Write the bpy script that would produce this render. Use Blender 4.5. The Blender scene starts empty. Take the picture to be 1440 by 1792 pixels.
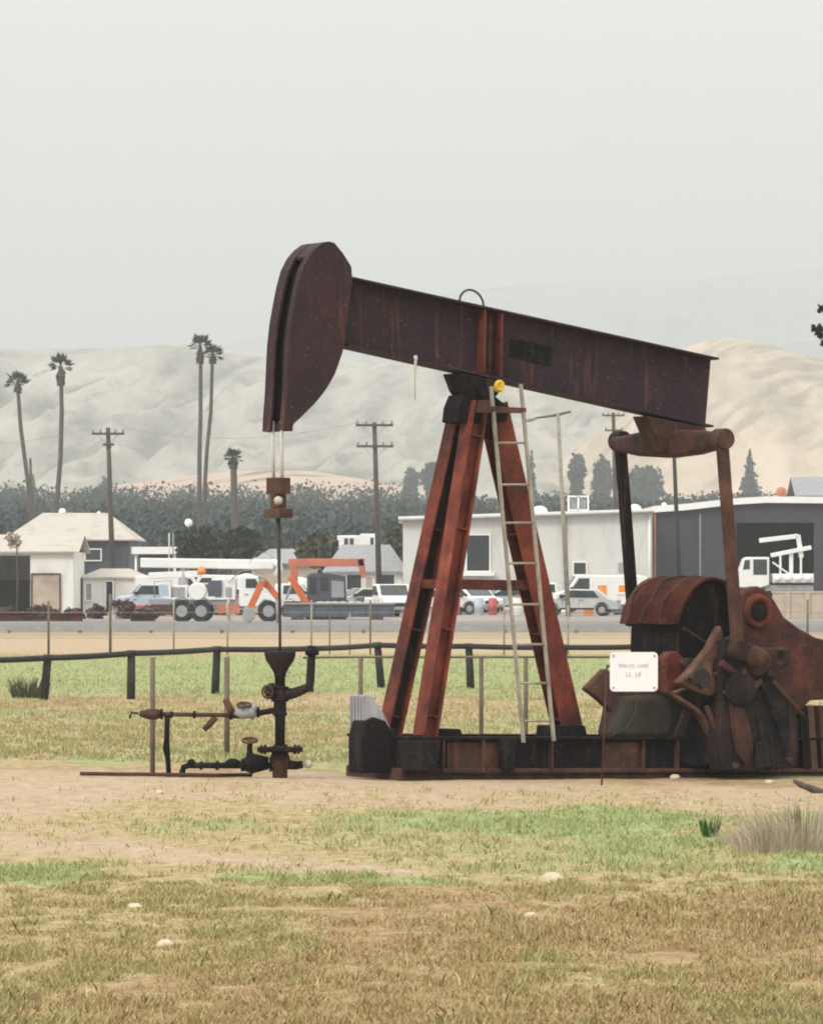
import bpy, bmesh, math, random
import numpy as np
from mathutils import Vector, Matrix
random.seed(7); rng = np.random.default_rng(11)
sc = bpy.context.scene; col = sc.collection
R = math.radians
V = Vector
# ------------------------------------------------------------------ camera geometry
F = 8250.0; HZ = 1000.0; CX = 720.0; EYE = 2.4
def at(px, py, Y):                       # point at distance Y seen in direction (px, py)
    return V(((px-CX)/F*Y, Y, EYE-(py-HZ)/F*Y))
def yb(py): return EYE*F/(py-HZ)         # distance of flat ground seen at height py
def sm(a, b, x):
    t = min(1, max(0, (x-a)/(b-a))); return t*t*(3-2*t)
def gz(x, Y):                            # ground height
    z = -0.02*(max(-9, min(9, x))-1)*sm(44, 51, Y)*(1-sm(60, 78, Y))
    if Y > 450: z += min(Y-450, 650)*0.022
    return z
cam_d = bpy.data.cameras.new("camera"); cam = bpy.data.objects.new("camera", cam_d); col.objects.link(cam)
cam.location = (0, 0, EYE); cam.rotation_euler = (R(90), 0, 0)
cam_d.sensor_fit = 'HORIZONTAL'; cam_d.sensor_width = 36; cam_d.lens = 36*F/1440
cam_d.shift_y = (HZ-896)/1440; cam_d.clip_start = 0.5; cam_d.clip_end = 20000
sc.camera = cam

# ------------------------------------------------------------------ materials
def mat_new(name):
    m = bpy.data.materials.new(name); m.use_nodes = True
    nt = m.node_tree; b = nt.nodes["Principled BSDF"]
    return m, nt, b
def node(nt, t, **kw):
    n = nt.nodes.new(t)
    for k, v in kw.items(): setattr(n, k, v)
    return n
def ramp(nt, stops):
    r = node(nt, "ShaderNodeValToRGB"); e = r.color_ramp.elements
    while len(e) < len(stops): e.new(0.5)
    for i, (p, c) in enumerate(stops):
        e[i].position = p; e[i].color = (*c, 1) if len(c) == 3 else c
    return r
def noise_mat(name, stops, scale=3, detail=8, rough=.7, bump=.0, bscale=30, metal=0, stretch=(1, 1, 1), rough_d=.6, spec=.4):
    m, nt, b = mat_new(name)
    tc = node(nt, "ShaderNodeTexCoord"); mp = node(nt, "ShaderNodeMapping"); mp.inputs[3].default_value = stretch
    nt.links.new(tc.outputs['Object'], mp.inputs[0])
    n = node(nt, "ShaderNodeTexNoise"); n.inputs['Scale'].default_value = scale; n.inputs['Detail'].default_value = detail
    n.inputs['Roughness'].default_value = rough_d
    nt.links.new(mp.outputs[0], n.inputs['Vector'])
    r = ramp(nt, stops); nt.links.new(n.outputs['Fac'], r.inputs[0]); nt.links.new(r.outputs[0], b.inputs['Base Color'])
    b.inputs['Roughness'].default_value = rough; b.inputs['Metallic'].default_value = metal
    b.inputs['Specular IOR Level'].default_value = spec
    if bump:
        n2 = node(nt, "ShaderNodeTexNoise"); n2.inputs['Scale'].default_value = bscale; n2.inputs['Detail'].default_value = 6
        nt.links.new(mp.outputs[0], n2.inputs['Vector'])
        bp = node(nt, "ShaderNodeBump"); bp.inputs['Strength'].default_value = bump; bp.inputs['Distance'].default_value = .02
        nt.links.new(n2.outputs['Fac'], bp.inputs['Height']); nt.links.new(bp.outputs[0], b.inputs['Normal'])
    return m
def var(c, k=.25):                        # gentle weathering around a colour
    return [(.3, tuple(x*(1-k) for x in c)), (.55, c), (.75, tuple(min(1, x*(1+k*.6)) for x in c))]
def flat(name, c, rough=.6, k=.2, scale=2, bump=.15, metal=0):
    return noise_mat(name, var(c, k), scale=scale, rough=rough, bump=bump, metal=metal)
def leaf_mat(name, cols, rough=.75):
    m, nt, b = mat_new(name)
    g = node(nt, "ShaderNodeNewGeometry"); n = len(cols)
    r = ramp(nt, [(i/(n-1), c) for i, c in enumerate(cols)])
    nt.links.new(g.outputs['Random Per Island'], r.inputs[0]); nt.links.new(r.outputs[0], b.inputs['Base Color'])
    b.inputs['Roughness'].default_value = rough; b.inputs['Specular IOR Level'].default_value = .2
    return m
def corrugated(name, c, scale=14, k=.12, rough=.55):
    m = noise_mat(name, [(.28, tuple(x*.7 for x in c)), (.47, tuple(x*.94 for x in c)), (.7, c)], scale=.8, rough=rough, stretch=(1.2, 1.2, .3), detail=9)
    nt = m.node_tree; b = nt.nodes["Principled BSDF"]
    tc = node(nt, "ShaderNodeTexCoord"); w = node(nt, "ShaderNodeTexWave"); w.inputs['Scale'].default_value = scale/6.28*3
    nt.links.new(tc.outputs['Object'], w.inputs['Vector'])
    bp = node(nt, "ShaderNodeBump"); bp.inputs['Strength'].default_value = .6; bp.inputs['Distance'].default_value = .08
    nt.links.new(w.outputs['Fac'], bp.inputs['Height']); nt.links.new(bp.outputs[0], b.inputs['Normal'])
    return m
M = {}
def wallp(name, c, rough=.7, k=.2, scale=2): return noise_mat(name, [(.26, tuple(x*.7 for x in c)), (.42, tuple(x*.95 for x in c)), (.65, c)], scale=1.0, rough=rough, bump=.1, stretch=(1.3, 1.3, .25), detail=9)
def rust(name, stops, scale=2.2, stretch=(1, 1, 1), spec=.22, streak=(.17, .062, .032), amt=.55, rough=.74):
    m = noise_mat(name, stops, scale=scale, detail=10, rough=rough, bump=.4, bscale=45, stretch=stretch, rough_d=.68, spec=spec)
    nt = m.node_tree; b = nt.nodes["Principled BSDF"]; src = b.inputs['Base Color'].links[0].from_socket
    tc = node(nt, "ShaderNodeTexCoord"); last = src
    for sc_, st, lo, hi, colr, k in ((1.0, (10, 10, .8), .56, .72, streak, amt), (22, (1, 1, 1), .60, .68, tuple(min(1, c*1.35) for c in streak), amt*.8), (5, (1, 1, 1), .62, .70, (.016, .012, .013), amt*.9)):
        mp = node(nt, "ShaderNodeMapping"); mp.inputs[3].default_value = st; nt.links.new(tc.outputs['Object'], mp.inputs[0])
        n = node(nt, "ShaderNodeTexNoise"); n.inputs['Scale'].default_value = sc_; n.inputs['Detail'].default_value = 7; n.inputs['Roughness'].default_value = .62
        nt.links.new(mp.outputs[0], n.inputs['Vector']); mr = node(nt, "ShaderNodeMapRange"); nt.links.new(n.outputs['Fac'], mr.inputs[0])
        mr.inputs[1].default_value = lo; mr.inputs[2].default_value = hi; mr.inputs[4].default_value = k
        mx = node(nt, "ShaderNodeMix", data_type='RGBA'); nt.links.new(mr.outputs[0], mx.inputs['Factor']); nt.links.new(last, mx.inputs['A']); mx.inputs['B'].default_value = (*colr, 1); last = mx.outputs['Result']
    nt.links.new(last, b.inputs['Base Color'])
    return m
def rustd(name, stops, scale=2.2): return rust(name, stops, scale, spec=.12, streak=(.075, .036, .026), amt=.75, rough=.82)
M['beam'] = rust('dark_rust_paint', [(.30, (0.015, 0.011, 0.015)), (.48, (0.024, 0.014, 0.021)), (.62, (0.036, 0.017, 0.021)), (.78, (0.062, 0.022, 0.021))], 1.6)
M['head'] = rust('head_rust_paint', [(.30, (0.016, 0.011, 0.016)), (.48, (0.028, 0.014, 0.019)), (.62, (0.041, 0.017, 0.019)), (.78, (0.067, 0.024, 0.021))], 1.9)
M['leg'] = rust('red_rust_steel', [(.36, (0.048, 0.014, 0.011)), (.48, (0.120, 0.025, 0.016)), (.60, (0.191, 0.041, 0.021)), (.74, (0.239, 0.082, 0.046))], 2.2, streak=(0.034, 0.015, 0.014), amt=.7)
M['guard'] = rust('maroon_guard_paint', [(.35, (.022, .010, .010)), (.5, (.055, .018, .016)), (.64, (.10, .030, .022)), (.8, (.15, .06, .04))], 2.4)
M['darkbrown'] = rust('dark_brown_iron', [(.34, (.014, .010, .010)), (.5, (.040, .018, .015)), (.66, (.075, .030, .022)), (.8, (.11, .05, .035))], 2.8)
M['shadedweb'] = rustd('shade_dark_web', [(.34, (.007, .007, .009)), (.55, (.020, .014, .015)), (.75, (.06, .024, .018))], 2.2)  # near-black rust tone paints the recess shade onto the leg webs
M['redrust'] = rust('bright_rust', [(.37, (0.039, 0.010, 0.008)), (.48, (0.084, 0.018, 0.013)), (.62, (0.122, 0.030, 0.017)), (.80, (0.151, 0.063, 0.043))], 3.0)
M['brown'] = rust('brown_rust', [(.30, (0.027, 0.016, 0.014)), (.48, (0.058, 0.027, 0.020)), (.64, (0.101, 0.047, 0.030)), (.8, (0.156, 0.090, 0.058))], 3.0)
M['tan'] = rust('tan_rust', [(.34, (0.044, 0.024, 0.018)), (.5, (0.100, 0.051, 0.034)), (.7, (0.184, 0.112, 0.076))], 4.0)
M['black'] = rustd('greasy_black_steel', [(.32, (0.004, 0.004, 0.005)), (.55, (0.009, 0.008, 0.009)), (.75, (0.022, 0.016, 0.014))], 3.0)
M['navy'] = rustd('black_oiled_iron', [(.34, (0.005, 0.006, 0.009)), (.5, (0.014, 0.012, 0.014)), (.62, (0.034, 0.020, 0.017)), (.78, (0.064, 0.032, 0.024))], 2.6)
M['olive'] = rust('olive_grime', [(.3, (0.020, 0.020, 0.016)), (.55, (0.039, 0.038, 0.029)), (.8, (0.062, 0.047, 0.036))], 3.0)
M['ladder'] = rust('dusty_galvanised', [(.3, (0.179, 0.149, 0.119)), (.55, (0.298, 0.275, 0.230)), (.8, (0.372, 0.342, 0.298))], 3.0)
M['cable'] = flat('galvanised_cable', (.55, .54, .53), .4)
M['grease'] = flat('pale_grease', (.45, .42, .36), .5)
M['yellow'] = flat('yellow_paint', (.62, .43, .03), .5)
M['greybox'] = noise_mat('weathered_grey_sheet', [(.3, (.20, .19, .22)), (.55, (.33, .32, .36)), (.8, (.46, .46, .46))], scale=3, stretch=(3, 3, .6), rough=.5, bump=.2)
M['sign'] = flat('sign_white', (.72, .73, .76), .4, .06)
M['ink'] = flat('faded_ink', (.50, .36, .33), .6)
M['wood'] = noise_mat('weathered_pole_wood', [(.3, (.045, .036, .032)), (.6, (.085, .068, .058)), (.8, (.13, .10, .085))], scale=3, stretch=(4, 4, .4), rough=.9, bump=.4)
M['railpost'] = noise_mat('tarred_rail', [(.3, (.014, .015, .014)), (.6, (.026, .026, .024)), (.8, (.055, .045, .038))], scale=4, rough=.85, bump=.4)
M['fencepost'] = noise_mat('rusty_fence_post', [(.3, (0.090, 0.066, 0.045)), (.6, (0.144, 0.114, 0.078)), (.8, (0.192, 0.162, 0.120))], scale=4, rough=.8, bump=.3)
M['greypost'] = flat('grey_galvanised_post', (.24, .24, .24), .5)
M['white'] = wallp('white_wall_paint', (0.763, 0.754, 0.722), .7, .10, .5)
M['wall_corr'] = corrugated('white_metal_siding', (.84, .83, .80), 14, .08)
M['roofwhite'] = corrugated('pale_metal_roof', (0.598, 0.544, 0.476))
M['trim'] = flat('white_trim', (0.787, 0.778, 0.768), .5, .06)
M['darkwall'] = corrugated('slate_metal_siding', (.072, .064, .082), 10, .25)
M['darkblue'] = corrugated('blue_grey_siding', (.07, .085, .105), 10)
M['opening'] = flat('dark_door_paint', (.022, .026, .032), .6)
M['beigewall'] = flat('beige_stucco', (.46, .38, .31), .85)
M['roofgrey'] = flat('grey_shingle', (.27, .27, .29), .85, .25, 4)
M['glass'] = noise_mat('window_glass', [(.3, (.02, .03, .035)), (.7, (.04, .05, .055))], rough=.12)
M['orange'] = flat('orange_machine_paint', (.55, .13, .04), .5)
M['redfade'] = flat('faded_red_paint', (.46, .15, .09), .6)
M['truckwhite'] = flat('white_vehicle_paint', (0.743, 0.743, 0.732), .3, .08)
M['carpale'] = flat('pale_blue_paint', (.42, .50, .60), .3)
M['carred'] = flat('dull_red_paint', (.45, .09, .08), .35)
M['cargrey'] = flat('silver_paint', (.46, .47, .47), .3)
M['bluecont'] = flat('navy_container_paint', (.075, .085, .12), .6, .3)
M['tyre'] = flat('tyre_rubber', (.02, .02, .021), .9)
M['steel'] = flat('grey_steel', (.30, .30, .31), .45)
M['amber'] = flat('amber_plastic', (.75, .26, .03), .35)
M['redlamp'] = flat('red_plastic', (.4, .03, .02), .3)
M['stone'] = noise_mat('pale_stone', [(.3, (0.357, 0.295, 0.198)), (.6, (0.527, 0.451, 0.327)), (.8, (0.629, 0.558, 0.426))], scale=9, rough=.9, bump=.5)
M['asphalt'] = flat('worn_asphalt', (0.161, 0.152, 0.155), .9, .12, .3)
M['trunk'] = noise_mat('palm_trunk', [(.3, (.055, .047, .042)), (.7, (.12, .10, .09))], scale=2, stretch=(1, 1, 4), rough=.9, bump=.4)
M['palmleaf'] = leaf_mat('palm_frond', [(.02, .032, .018), (.045, .065, .032), (.075, .095, .05)])
M['palmdead'] = leaf_mat('palm_dead_skirt', [(.06, .048, .036), (.11, .09, .065)])
M['treeleaf'] = leaf_mat('belt_foliage', [(0.008, 0.018, 0.019), (0.017, 0.036, 0.031), (0.027, 0.048, 0.043), (0.040, 0.065, 0.061)])
M['bushleaf'] = leaf_mat('dark_bush_foliage', [(.010, .015, .012), (.022, .030, .02), (.042, .052, .032)])
M['oliveleaf'] = leaf_mat('olive_bush_foliage', [(.035, .038, .022), (.07, .072, .04), (.11, .105, .06)])
M['scrub'] = leaf_mat('brown_scrub', [(.03, .018, .018), (.075, .04, .034), (.14, .085, .06), (.06, .055, .035)])
M['dryshrub'] = leaf_mat('dry_shrub_stalks', [(0.224, 0.165, 0.121), (0.403, 0.319, 0.253), (0.515, 0.429, 0.352), (0.179, 0.176, 0.099)])
M['weed'] = leaf_mat('green_weed', [(.02, .05, .015), (.06, .12, .035), (.10, .19, .06)])
M['drygrass'] = leaf_mat('dry_grass_blades', [(0.195, 0.119, 0.059), (0.314, 0.232, 0.099), (0.432, 0.351, 0.157), (0.288, 0.281, 0.111), (0.497, 0.436, 0.222), (0.248, 0.281, 0.111)])
M['browngrass'] = leaf_mat('withered_grass_blades', [(0.179, 0.106, 0.050), (0.280, 0.185, 0.090), (0.381, 0.274, 0.140), (0.482, 0.381, 0.213), (0.314, 0.202, 0.106)])
M['olivegrass'] = leaf_mat('olive_grass_blades', [(0.162, 0.160, 0.065), (0.247, 0.230, 0.095), (0.342, 0.301, 0.138), (0.418, 0.346, 0.173)])
M['greengrass'] = leaf_mat('green_grass_blades', [(0.179, 0.244, 0.087), (0.274, 0.329, 0.133), (0.356, 0.377, 0.174), (0.411, 0.353, 0.187)])
M['fieldgrass'] = leaf_mat('field_grass_blades', [(0.214, 0.243, 0.099), (0.281, 0.284, 0.129), (0.361, 0.304, 0.149), (0.338, 0.243, 0.129)])

# ------------------------------------------------------------------ mesh builder
class MB:
    def __init__(s): s.v = []; s.f = []; s.sm = []
    def add(s, vs, fs, smooth=False):
        o = len(s.v); s.v += [tuple(p) for p in vs]
        s.f += [tuple(i+o for i in f) for f in fs]; s.sm += [smooth]*len(fs)
        return s
    def obox(s, p0, p1, u, v):           # beam from p0 to p1 with half-extents u, v
        p0, p1, u, v = V(p0), V(p1), V(u), V(v)
        q = [p0-u-v, p0+u-v, p0+u+v, p0-u+v, p1-u-v, p1+u-v, p1+u+v, p1-u+v]
        return s.add(q, [(0, 3, 2, 1), (4, 5, 6, 7), (0, 1, 5, 4), (1, 2, 6, 5), (2, 3, 7, 6), (3, 0, 4, 7)])
    def box(s, a, b):
        c = [(a[i]+b[i])/2 for i in range(3)]; h = [abs(b[i]-a[i])/2 for i in range(3)]
        return s.obox((c[0], c[1], c[2]-h[2]), (c[0], c[1], c[2]+h[2]), (h[0], 0, 0), (0, h[1], 0))
    def prism(s, poly, d):               # planar polygon extruded along d
        n = len(poly); d = V(d); P = [V(p) for p in poly]; Q = [p+d for p in P]
        return s.add(P+Q, [tuple(range(n)), tuple(range(2*n-1, n-1, -1))]+[(i, (i+1) % n+0, (i+1) % n+n, i+n) for i in range(n)])
    def strip(s, pts, d, off):           # curved plate: polyline thickened by off (list of vectors), extruded by d
        n = len(pts); d = V(d); A = [V(p) for p in pts]; B = [V(p)+V(o) for p, o in zip(pts, off)]
        vs = A+B+[p+d for p in A]+[p+d for p in B]; fs = []
        for i in range(n-1):
            fs += [(i, i+1, i+1+2*n, i+2*n), (i+n, i+3*n, i+1+3*n, i+1+n), (i, i+n, i+1+n, i+1), (i+2*n, i+1+2*n, i+1+3*n, i+3*n)]
        fs += [(0, 2*n, 3*n, n), (n-1, 2*n-1, 4*n-1, 3*n-1)]
        return s.add(vs, fs)
    def tube(s, pts, rad, seg=10, caps=True):
        pts = [V(p) for p in pts]; n = len(pts)
        if not hasattr(rad, '__len__'): rad = [rad]*n
        vs = []; t0 = (pts[1]-pts[0]).normalized()
        ref = V((0, 0, 1)) if abs(t0.z) < .9 else V((1, 0, 0))
        u = t0.cross(ref).normalized()
        for i in range(n):
            t = (pts[min(i+1, n-1)]-pts[max(i-1, 0)]).normalized()
            u = (u-t*u.dot(t)).normalized(); w = t.cross(u)
            for k in range(seg):
                a = 2*math.pi*k/seg; vs.append(pts[i]+(u*math.cos(a)+w*math.sin(a))*rad[i])
        fs = [(i*seg+k, i*seg+(k+1) % seg, (i+1)*seg+(k+1) % seg, (i+1)*seg+k) for i in range(n-1) for k in range(seg)]
        s.add(vs, fs, True)
        if caps:
            o = len(s.v)-n*seg
            s.f += [tuple(range(o+seg-1, o-1, -1)), tuple(range(o+(n-1)*seg, o+n*seg))]; s.sm += [False, False]
        return s
    def ring(s, c, ax, r, rr, seg=20, k=8):
        ax = V(ax).normalized(); u = ax.orthogonal().normalized(); w = ax.cross(u); vs = []
        for i in range(seg):
            a = 2*math.pi*i/seg; d = u*math.cos(a)+w*math.sin(a)
            for j in range(k):
                b = 2*math.pi*j/k; vs.append(V(c)+d*(r+rr*math.cos(b))+ax*rr*math.sin(b))
        return s.add(vs, [(i*k+j, ((i+1) % seg)*k+j, ((i+1) % seg)*k+(j+1) % k, i*k+(j+1) % k) for i in range(seg) for j in range(k)], True)
    def ball(s, c, r, seg=14, jit=0, seed=0):
        rnd = random.Random(seed); rx, ry, rz = r if hasattr(r, '__len__') else (r, r, r); vs = [V(c)+V((0, 0, -rz))]; m = seg//2
        for i in range(1, m):
            th = math.pi*i/m-math.pi/2
            for k in range(seg):
                a = 2*math.pi*k/seg; j = 1+rnd.uniform(-jit, jit)
                vs.append(V(c)+V((rx*math.cos(th)*math.cos(a)*j, ry*math.cos(th)*math.sin(a)*j, rz*math.sin(th)*j)))
        vs.append(V(c)+V((0, 0, rz))); e = len(vs)-1; fs = []
        for k in range(seg):
            fs.append((0, 1+(k+1) % seg, 1+k)); fs.append((e, 1+(m-2)*seg+k, 1+(m-2)*seg+(k+1) % seg))
            for i in range(m-2):
                fs.append((1+i*seg+k, 1+i*seg+(k+1) % seg, 1+(i+1)*seg+(k+1) % seg, 1+(i+1)*seg+k))
        return s.add(vs, fs, True)
    def hbeam(s, p0, p1, dd, ww, depth, width, tf=.018):   # I-section: dd = depth direction, ww = flange width direction
        p0, p1, dd, ww = V(p0), V(p1), V(dd).normalized(), V(ww).normalized()
        for sg in (-1, 1):
            o = dd*(depth/2-tf/2)*sg; s.obox(p0+o, p1+o, dd*tf/2, ww*width/2)
        return s.obox(p0, p1, dd*(depth/2-tf), ww*tf*.4)
    def quads(s, c, u, v):
        n = len(c); P = np.stack([c-u-v, c+u-v, c+u+v, c-u+v], 1).reshape(-1, 3)
        o = len(s.v); s.v += [tuple(p) for p in P.tolist()]
        s.f += [(o+4*i, o+4*i+1, o+4*i+2, o+4*i+3) for i in range(n)]; s.sm += [False]*n
        return s
    def leaves(s, c, r, n, size, clumps=14, seed=None, flatb=.55):
        g = np.random.default_rng(seed if seed is not None else random.randrange(1 << 30))
        c = np.array(c); r = np.array(r)
        d = g.normal(size=(clumps, 3)); d /= np.linalg.norm(d, axis=1)[:, None]
        cc = c+d*r*(g.uniform(.25, .85, (clumps, 1)))
        k = g.integers(0, clumps, n); e = g.normal(size=(n, 3)); e /= np.linalg.norm(e, axis=1)[:, None]
        p = cc[k]+e*r*(g.uniform(.1, .42, (n, 1)))
        u = g.normal(size=(n, 3)); u /= np.linalg.norm(u, axis=1)[:, None]
        w = np.cross(u, g.normal(size=(n, 3))); w /= np.linalg.norm(w, axis=1)[:, None]
        sz = size*g.uniform(.5, 1.3, (n, 1))
        return s.quads(p, u*sz, w*sz*flatb)
ROOT = {}
def tag(o, label, cat, group=None):
    o['label'] = label; o['category'] = cat
    if group: o['group'] = group
    return o
def thing(name, label, cat, loc, rz=0, group=None):
    o = bpy.data.objects.new(name, None); col.objects.link(o); o.empty_display_size = .2
    o.location = loc; o.rotation_euler = (0, 0, rz)
    ROOT[o.name] = (Matrix.Translation(V(loc)) @ Matrix.Rotation(rz, 4, 'Z')).inverted()
    return tag(o, label, cat, group)
def build(mb, name, mat, root=None, loc=None, local=False, bevel=0, label=None):
    me = bpy.data.meshes.new(name); inv = None
    if root is not None:
        inv = ROOT[root.name]
        if local: vs = mb.v
        else: vs = [tuple(inv @ V(p)) for p in mb.v]
    elif loc is not None:
        l = V(loc); vs = mb.v if local else [tuple(V(p)-l) for p in mb.v]
    else: vs = mb.v
    me.from_pydata(vs, [], mb.f); me.polygons.foreach_set('use_smooth', mb.sm)
    if len(mb.f) < 6000:
        bm = bmesh.new(); bm.from_mesh(me); bmesh.ops.recalc_face_normals(bm, faces=bm.faces); bm.to_mesh(me); bm.free()
    me.materials.append(M[mat] if isinstance(mat, str) else mat); me.update()
    o = bpy.data.objects.new(name, me); col.objects.link(o)
    if root is not None: o.parent = root; ROOT[o.name] = inv
    elif loc is not None: o.location = loc
    if bevel:
        b = o.modifiers.new('bevel', 'BEVEL'); b.width = bevel; b.segments = 2; b.limit_method = 'ANGLE'; b.angle_limit = R(40)
    if label: o['label'] = label
    return o
def copy_tree(o, parent=None):
    c = o.copy(); col.objects.link(c)
    if parent: c.parent = parent
    if o.name in ROOT: ROOT[c.name] = ROOT[o.name]
    for ch in o.children: copy_tree(ch, c)
    return c
# ================================================================== PUMPJACK
PHI = R(32); AX = V((math.cos(PHI), math.sin(PHI), 0)); TX = V((-math.sin(PHI), math.cos(PHI), 0)); UP = V((0, 0, 1))
P0 = V(((860-CX)/F*55, 55, 0))
def L(px, py, t=0.):                     # point of the vertical plane at transverse offset t
    dx = (px-CX)/F; k = (t+P0.dot(TX))/(dx*TX.x+TX.y)
    return V((k*dx, k, EYE-(py-HZ)/F*k))
def LP(pts, t): return [L(x, y, t) for x, y in pts]
pj = thing('pumpjack', 'rusty oil pumpjack with dark walking beam, horsehead and red tripod legs', 'pumpjack', (P0.x, P0.y, 0), PHI)
# --- walking beam
bl = [(598, 484), (1244, 627), (1234, 748), (598, 606)]
w = MB(); w.prism(LP(bl, -.012), TX*.024)
dn = (L(1244, 627)-L(598, 484)).normalized(); up_b = dn.cross(TX).normalized()
if up_b.z < 0: up_b = -up_b
for a, b, sg in ((bl[0], bl[1], 1), (bl[3], bl[2], -1)):
    p, q = L(*a), L(*b)
    w.obox(p-up_b*.011*sg, q-up_b*.011*sg+dn*.0, up_b*.013, TX*.17)
beam = build(w, 'walking_beam', 'beam', pj, bevel=.004)
st = MB()
for s0 in (836, 866):
    yt = 484+(s0-598)*.2214; p, q = L(s0, yt+6, 0), L(s0-2, yt+116, 0)
    for sg in (-1, 1): st.obox(p+TX*sg*.09, q+TX*sg*.09, AX*.012, TX*.075)
build(st, 'stiffener', 'redrust', beam)
pl = MB(); pl.prism(LP([(893, 592), (965, 607), (963, 640), (892, 625)], -.012), TX*-.012); build(pl, 'maker_plate', 'black', beam)
ey = MB(); c0 = L(803, 530, -.05); ey.tube([L(825-21*math.cos(a), 531+.2*(-21*math.cos(a))-24*math.sin(a), -.05) for a in np.linspace(-.2, math.pi+.2, 13)], .013, 8)
build(ey, 'lifting_eye', 'brown', beam)
hg = MB(); hg.tube([L(727, 622, -.16), L(727, 634, -.165), L(726, 660, -.17), L(726, 700, -.17)], [.022, .018, .008, .006], 8); hg.ball(L(727, 628, -.16), .028)
build(hg, 'grease_fitting', 'grease', beam)
# --- horsehead
front = [(498, 753), (499, 730), (502, 690), (504, 650), (506, 604), (510, 566), (516, 531), (522, 500), (530, 470), (541, 448), (553, 434), (566, 424)]
rest = [(576, 422), (586, 425), (600, 442), (615, 466), (617, 490), (603, 604), (599, 618), (593, 636), (586, 655), (576, 673), (565, 689), (552, 705), (539, 718), (526, 731), (514, 742), (511, 755)]
nearp = MB(); nearp.prism(LP(front+rest, -.25), TX*.022); hd = build(nearp, 'horse_head', 'head', pj, bevel=.004)
base_near = LP(front+rest, -.25)
farp = MB(); farp.prism([p+TX*.478 for p in base_near], TX*.022); build(farp, 'side_plate', 'head', hd)
fl = base_near[:len(front)]; nin = []
for i in range(len(fl)):
    t_ = (fl[min(i+1, len(fl)-1)]-fl[max(i-1, 0)]).normalized(); n_ = t_.cross(TX).normalized()
    if n_.dot(AX) < 0: n_ = -n_
    nin.append(n_)
rim = MB(); rim.strip([p+TX*.023 for p in fl], TX*.085, [n*.03 for n in nin]); rim.strip([p+TX*.32 for p in fl], TX*.157, [n*.03 for n in nin])
build(rim, 'face_rim', 'head', hd)
fc = MB(); fc.strip([p+n*.10+TX*.023 for p, n in zip(fl, nin)], TX*.454, [n*.02 for n in nin]); build(fc, 'cable_face', 'black', hd)
bk = MB(); bkp = base_near[len(front)+1:]
no = []
for i in range(len(bkp)):
    t_ = (bkp[min(i+1, len(bkp)-1)]-bkp[max(i-1, 0)]).normalized(); n_ = t_.cross(TX).normalized()
    if n_.dot(AX) > 0: n_ = -n_
    no.append(n_*.02)
bk.strip([p+TX*.023+n for p, n in zip(bkp, no)], TX*.454, no); build(bk, 'back_plate', 'head', hd)
tc_ = MB(); top_ = LP([(541, 448), (553, 434), (566, 424), (576, 422), (586, 425)], -.228); tc_.strip(top_, TX*.456, [V((0, 0, -.03))+AX*.01]*5); build(tc_, 'top_plate', 'head', hd)
bo_ = MB()
for x, y in ((608, 500), (607, 520), (606, 545), (605, 570), (604, 592)):
    c_ = L(x-14, y, -.25); bo_.tube([c_, c_-TX*.02], .018, 6)
build(bo_, 'bolt_row', 'brown', hd)
bo_ = MB()
for x in list(range(640, 820, 44))+list(range(890, 1120, 46)):
    for fr in (.93,):
        c_ = L(x, 484+(x-598)*.2214+4+112*fr, -.012)
        bo_.tube([c_, c_-TX*.018], .014, 6)
build(bo_, 'rivet_row', 'brown', beam)
for x in (848, 857):
    sd_ = MB(); sd_.prism(LP([(x-3, 484+(x-598)*.2214+8), (x+3, 484+(x-598)*.2214+9), (x+1, 596+(x-598)*.2214), (x-5, 595+(x-598)*.2214)], -.012), TX*-.02); build(sd_, 'clamp_bar', 'brown', beam)
# --- bridle, carrier bar, polished rod
Lb = lambda x, y, t=0.: L(x, y, t)
for dx, t in ((479, .10), (494, -.10)):
    c = MB(); tp = fl[0]+nin[0]*.05+TX*(.25+t)
    zt = tp.z+.12; c.tube([V((tp.x, tp.y, zt)), V((tp.x, tp.y, tp.z-.1)), L(dx, 842, t)], .019, 8); build(c, 'bridle_cable', 'cable', pj)
cb = MB(); c1 = L(487, 851); c2 = L(487, 877); c3 = L(487, 898)
cb.obox(L(487, 836), L(487, 864), AX*.075, TX*.15); car = build(cb, 'carrier_bar', 'brown', pj, bevel=.01)
s2 = MB(); s2.obox(L(487, 864.5), L(487, 889.5), AX*.05, TX*.1); build(s2, 'rod_clamp', 'brown', car, bevel=.01)
s3 = MB(); s3.obox(L(487, 890), L(487, 906), AX*.09, TX*.18); build(s3, 'load_plate', 'brown', car, bevel=.01)
s4 = MB(); s4.ball(L(487, 876, -.13), .05); build(s4, 'grease_blob', 'grease', car)
rod = MB(); rod.tube([L(487, 907), L(488.5, 1000), L(490, 1100), L(490, 1152)], [.026, .02, .016, .016], 10); build(rod, 'polished_rod', 'olive', pj)
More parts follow.
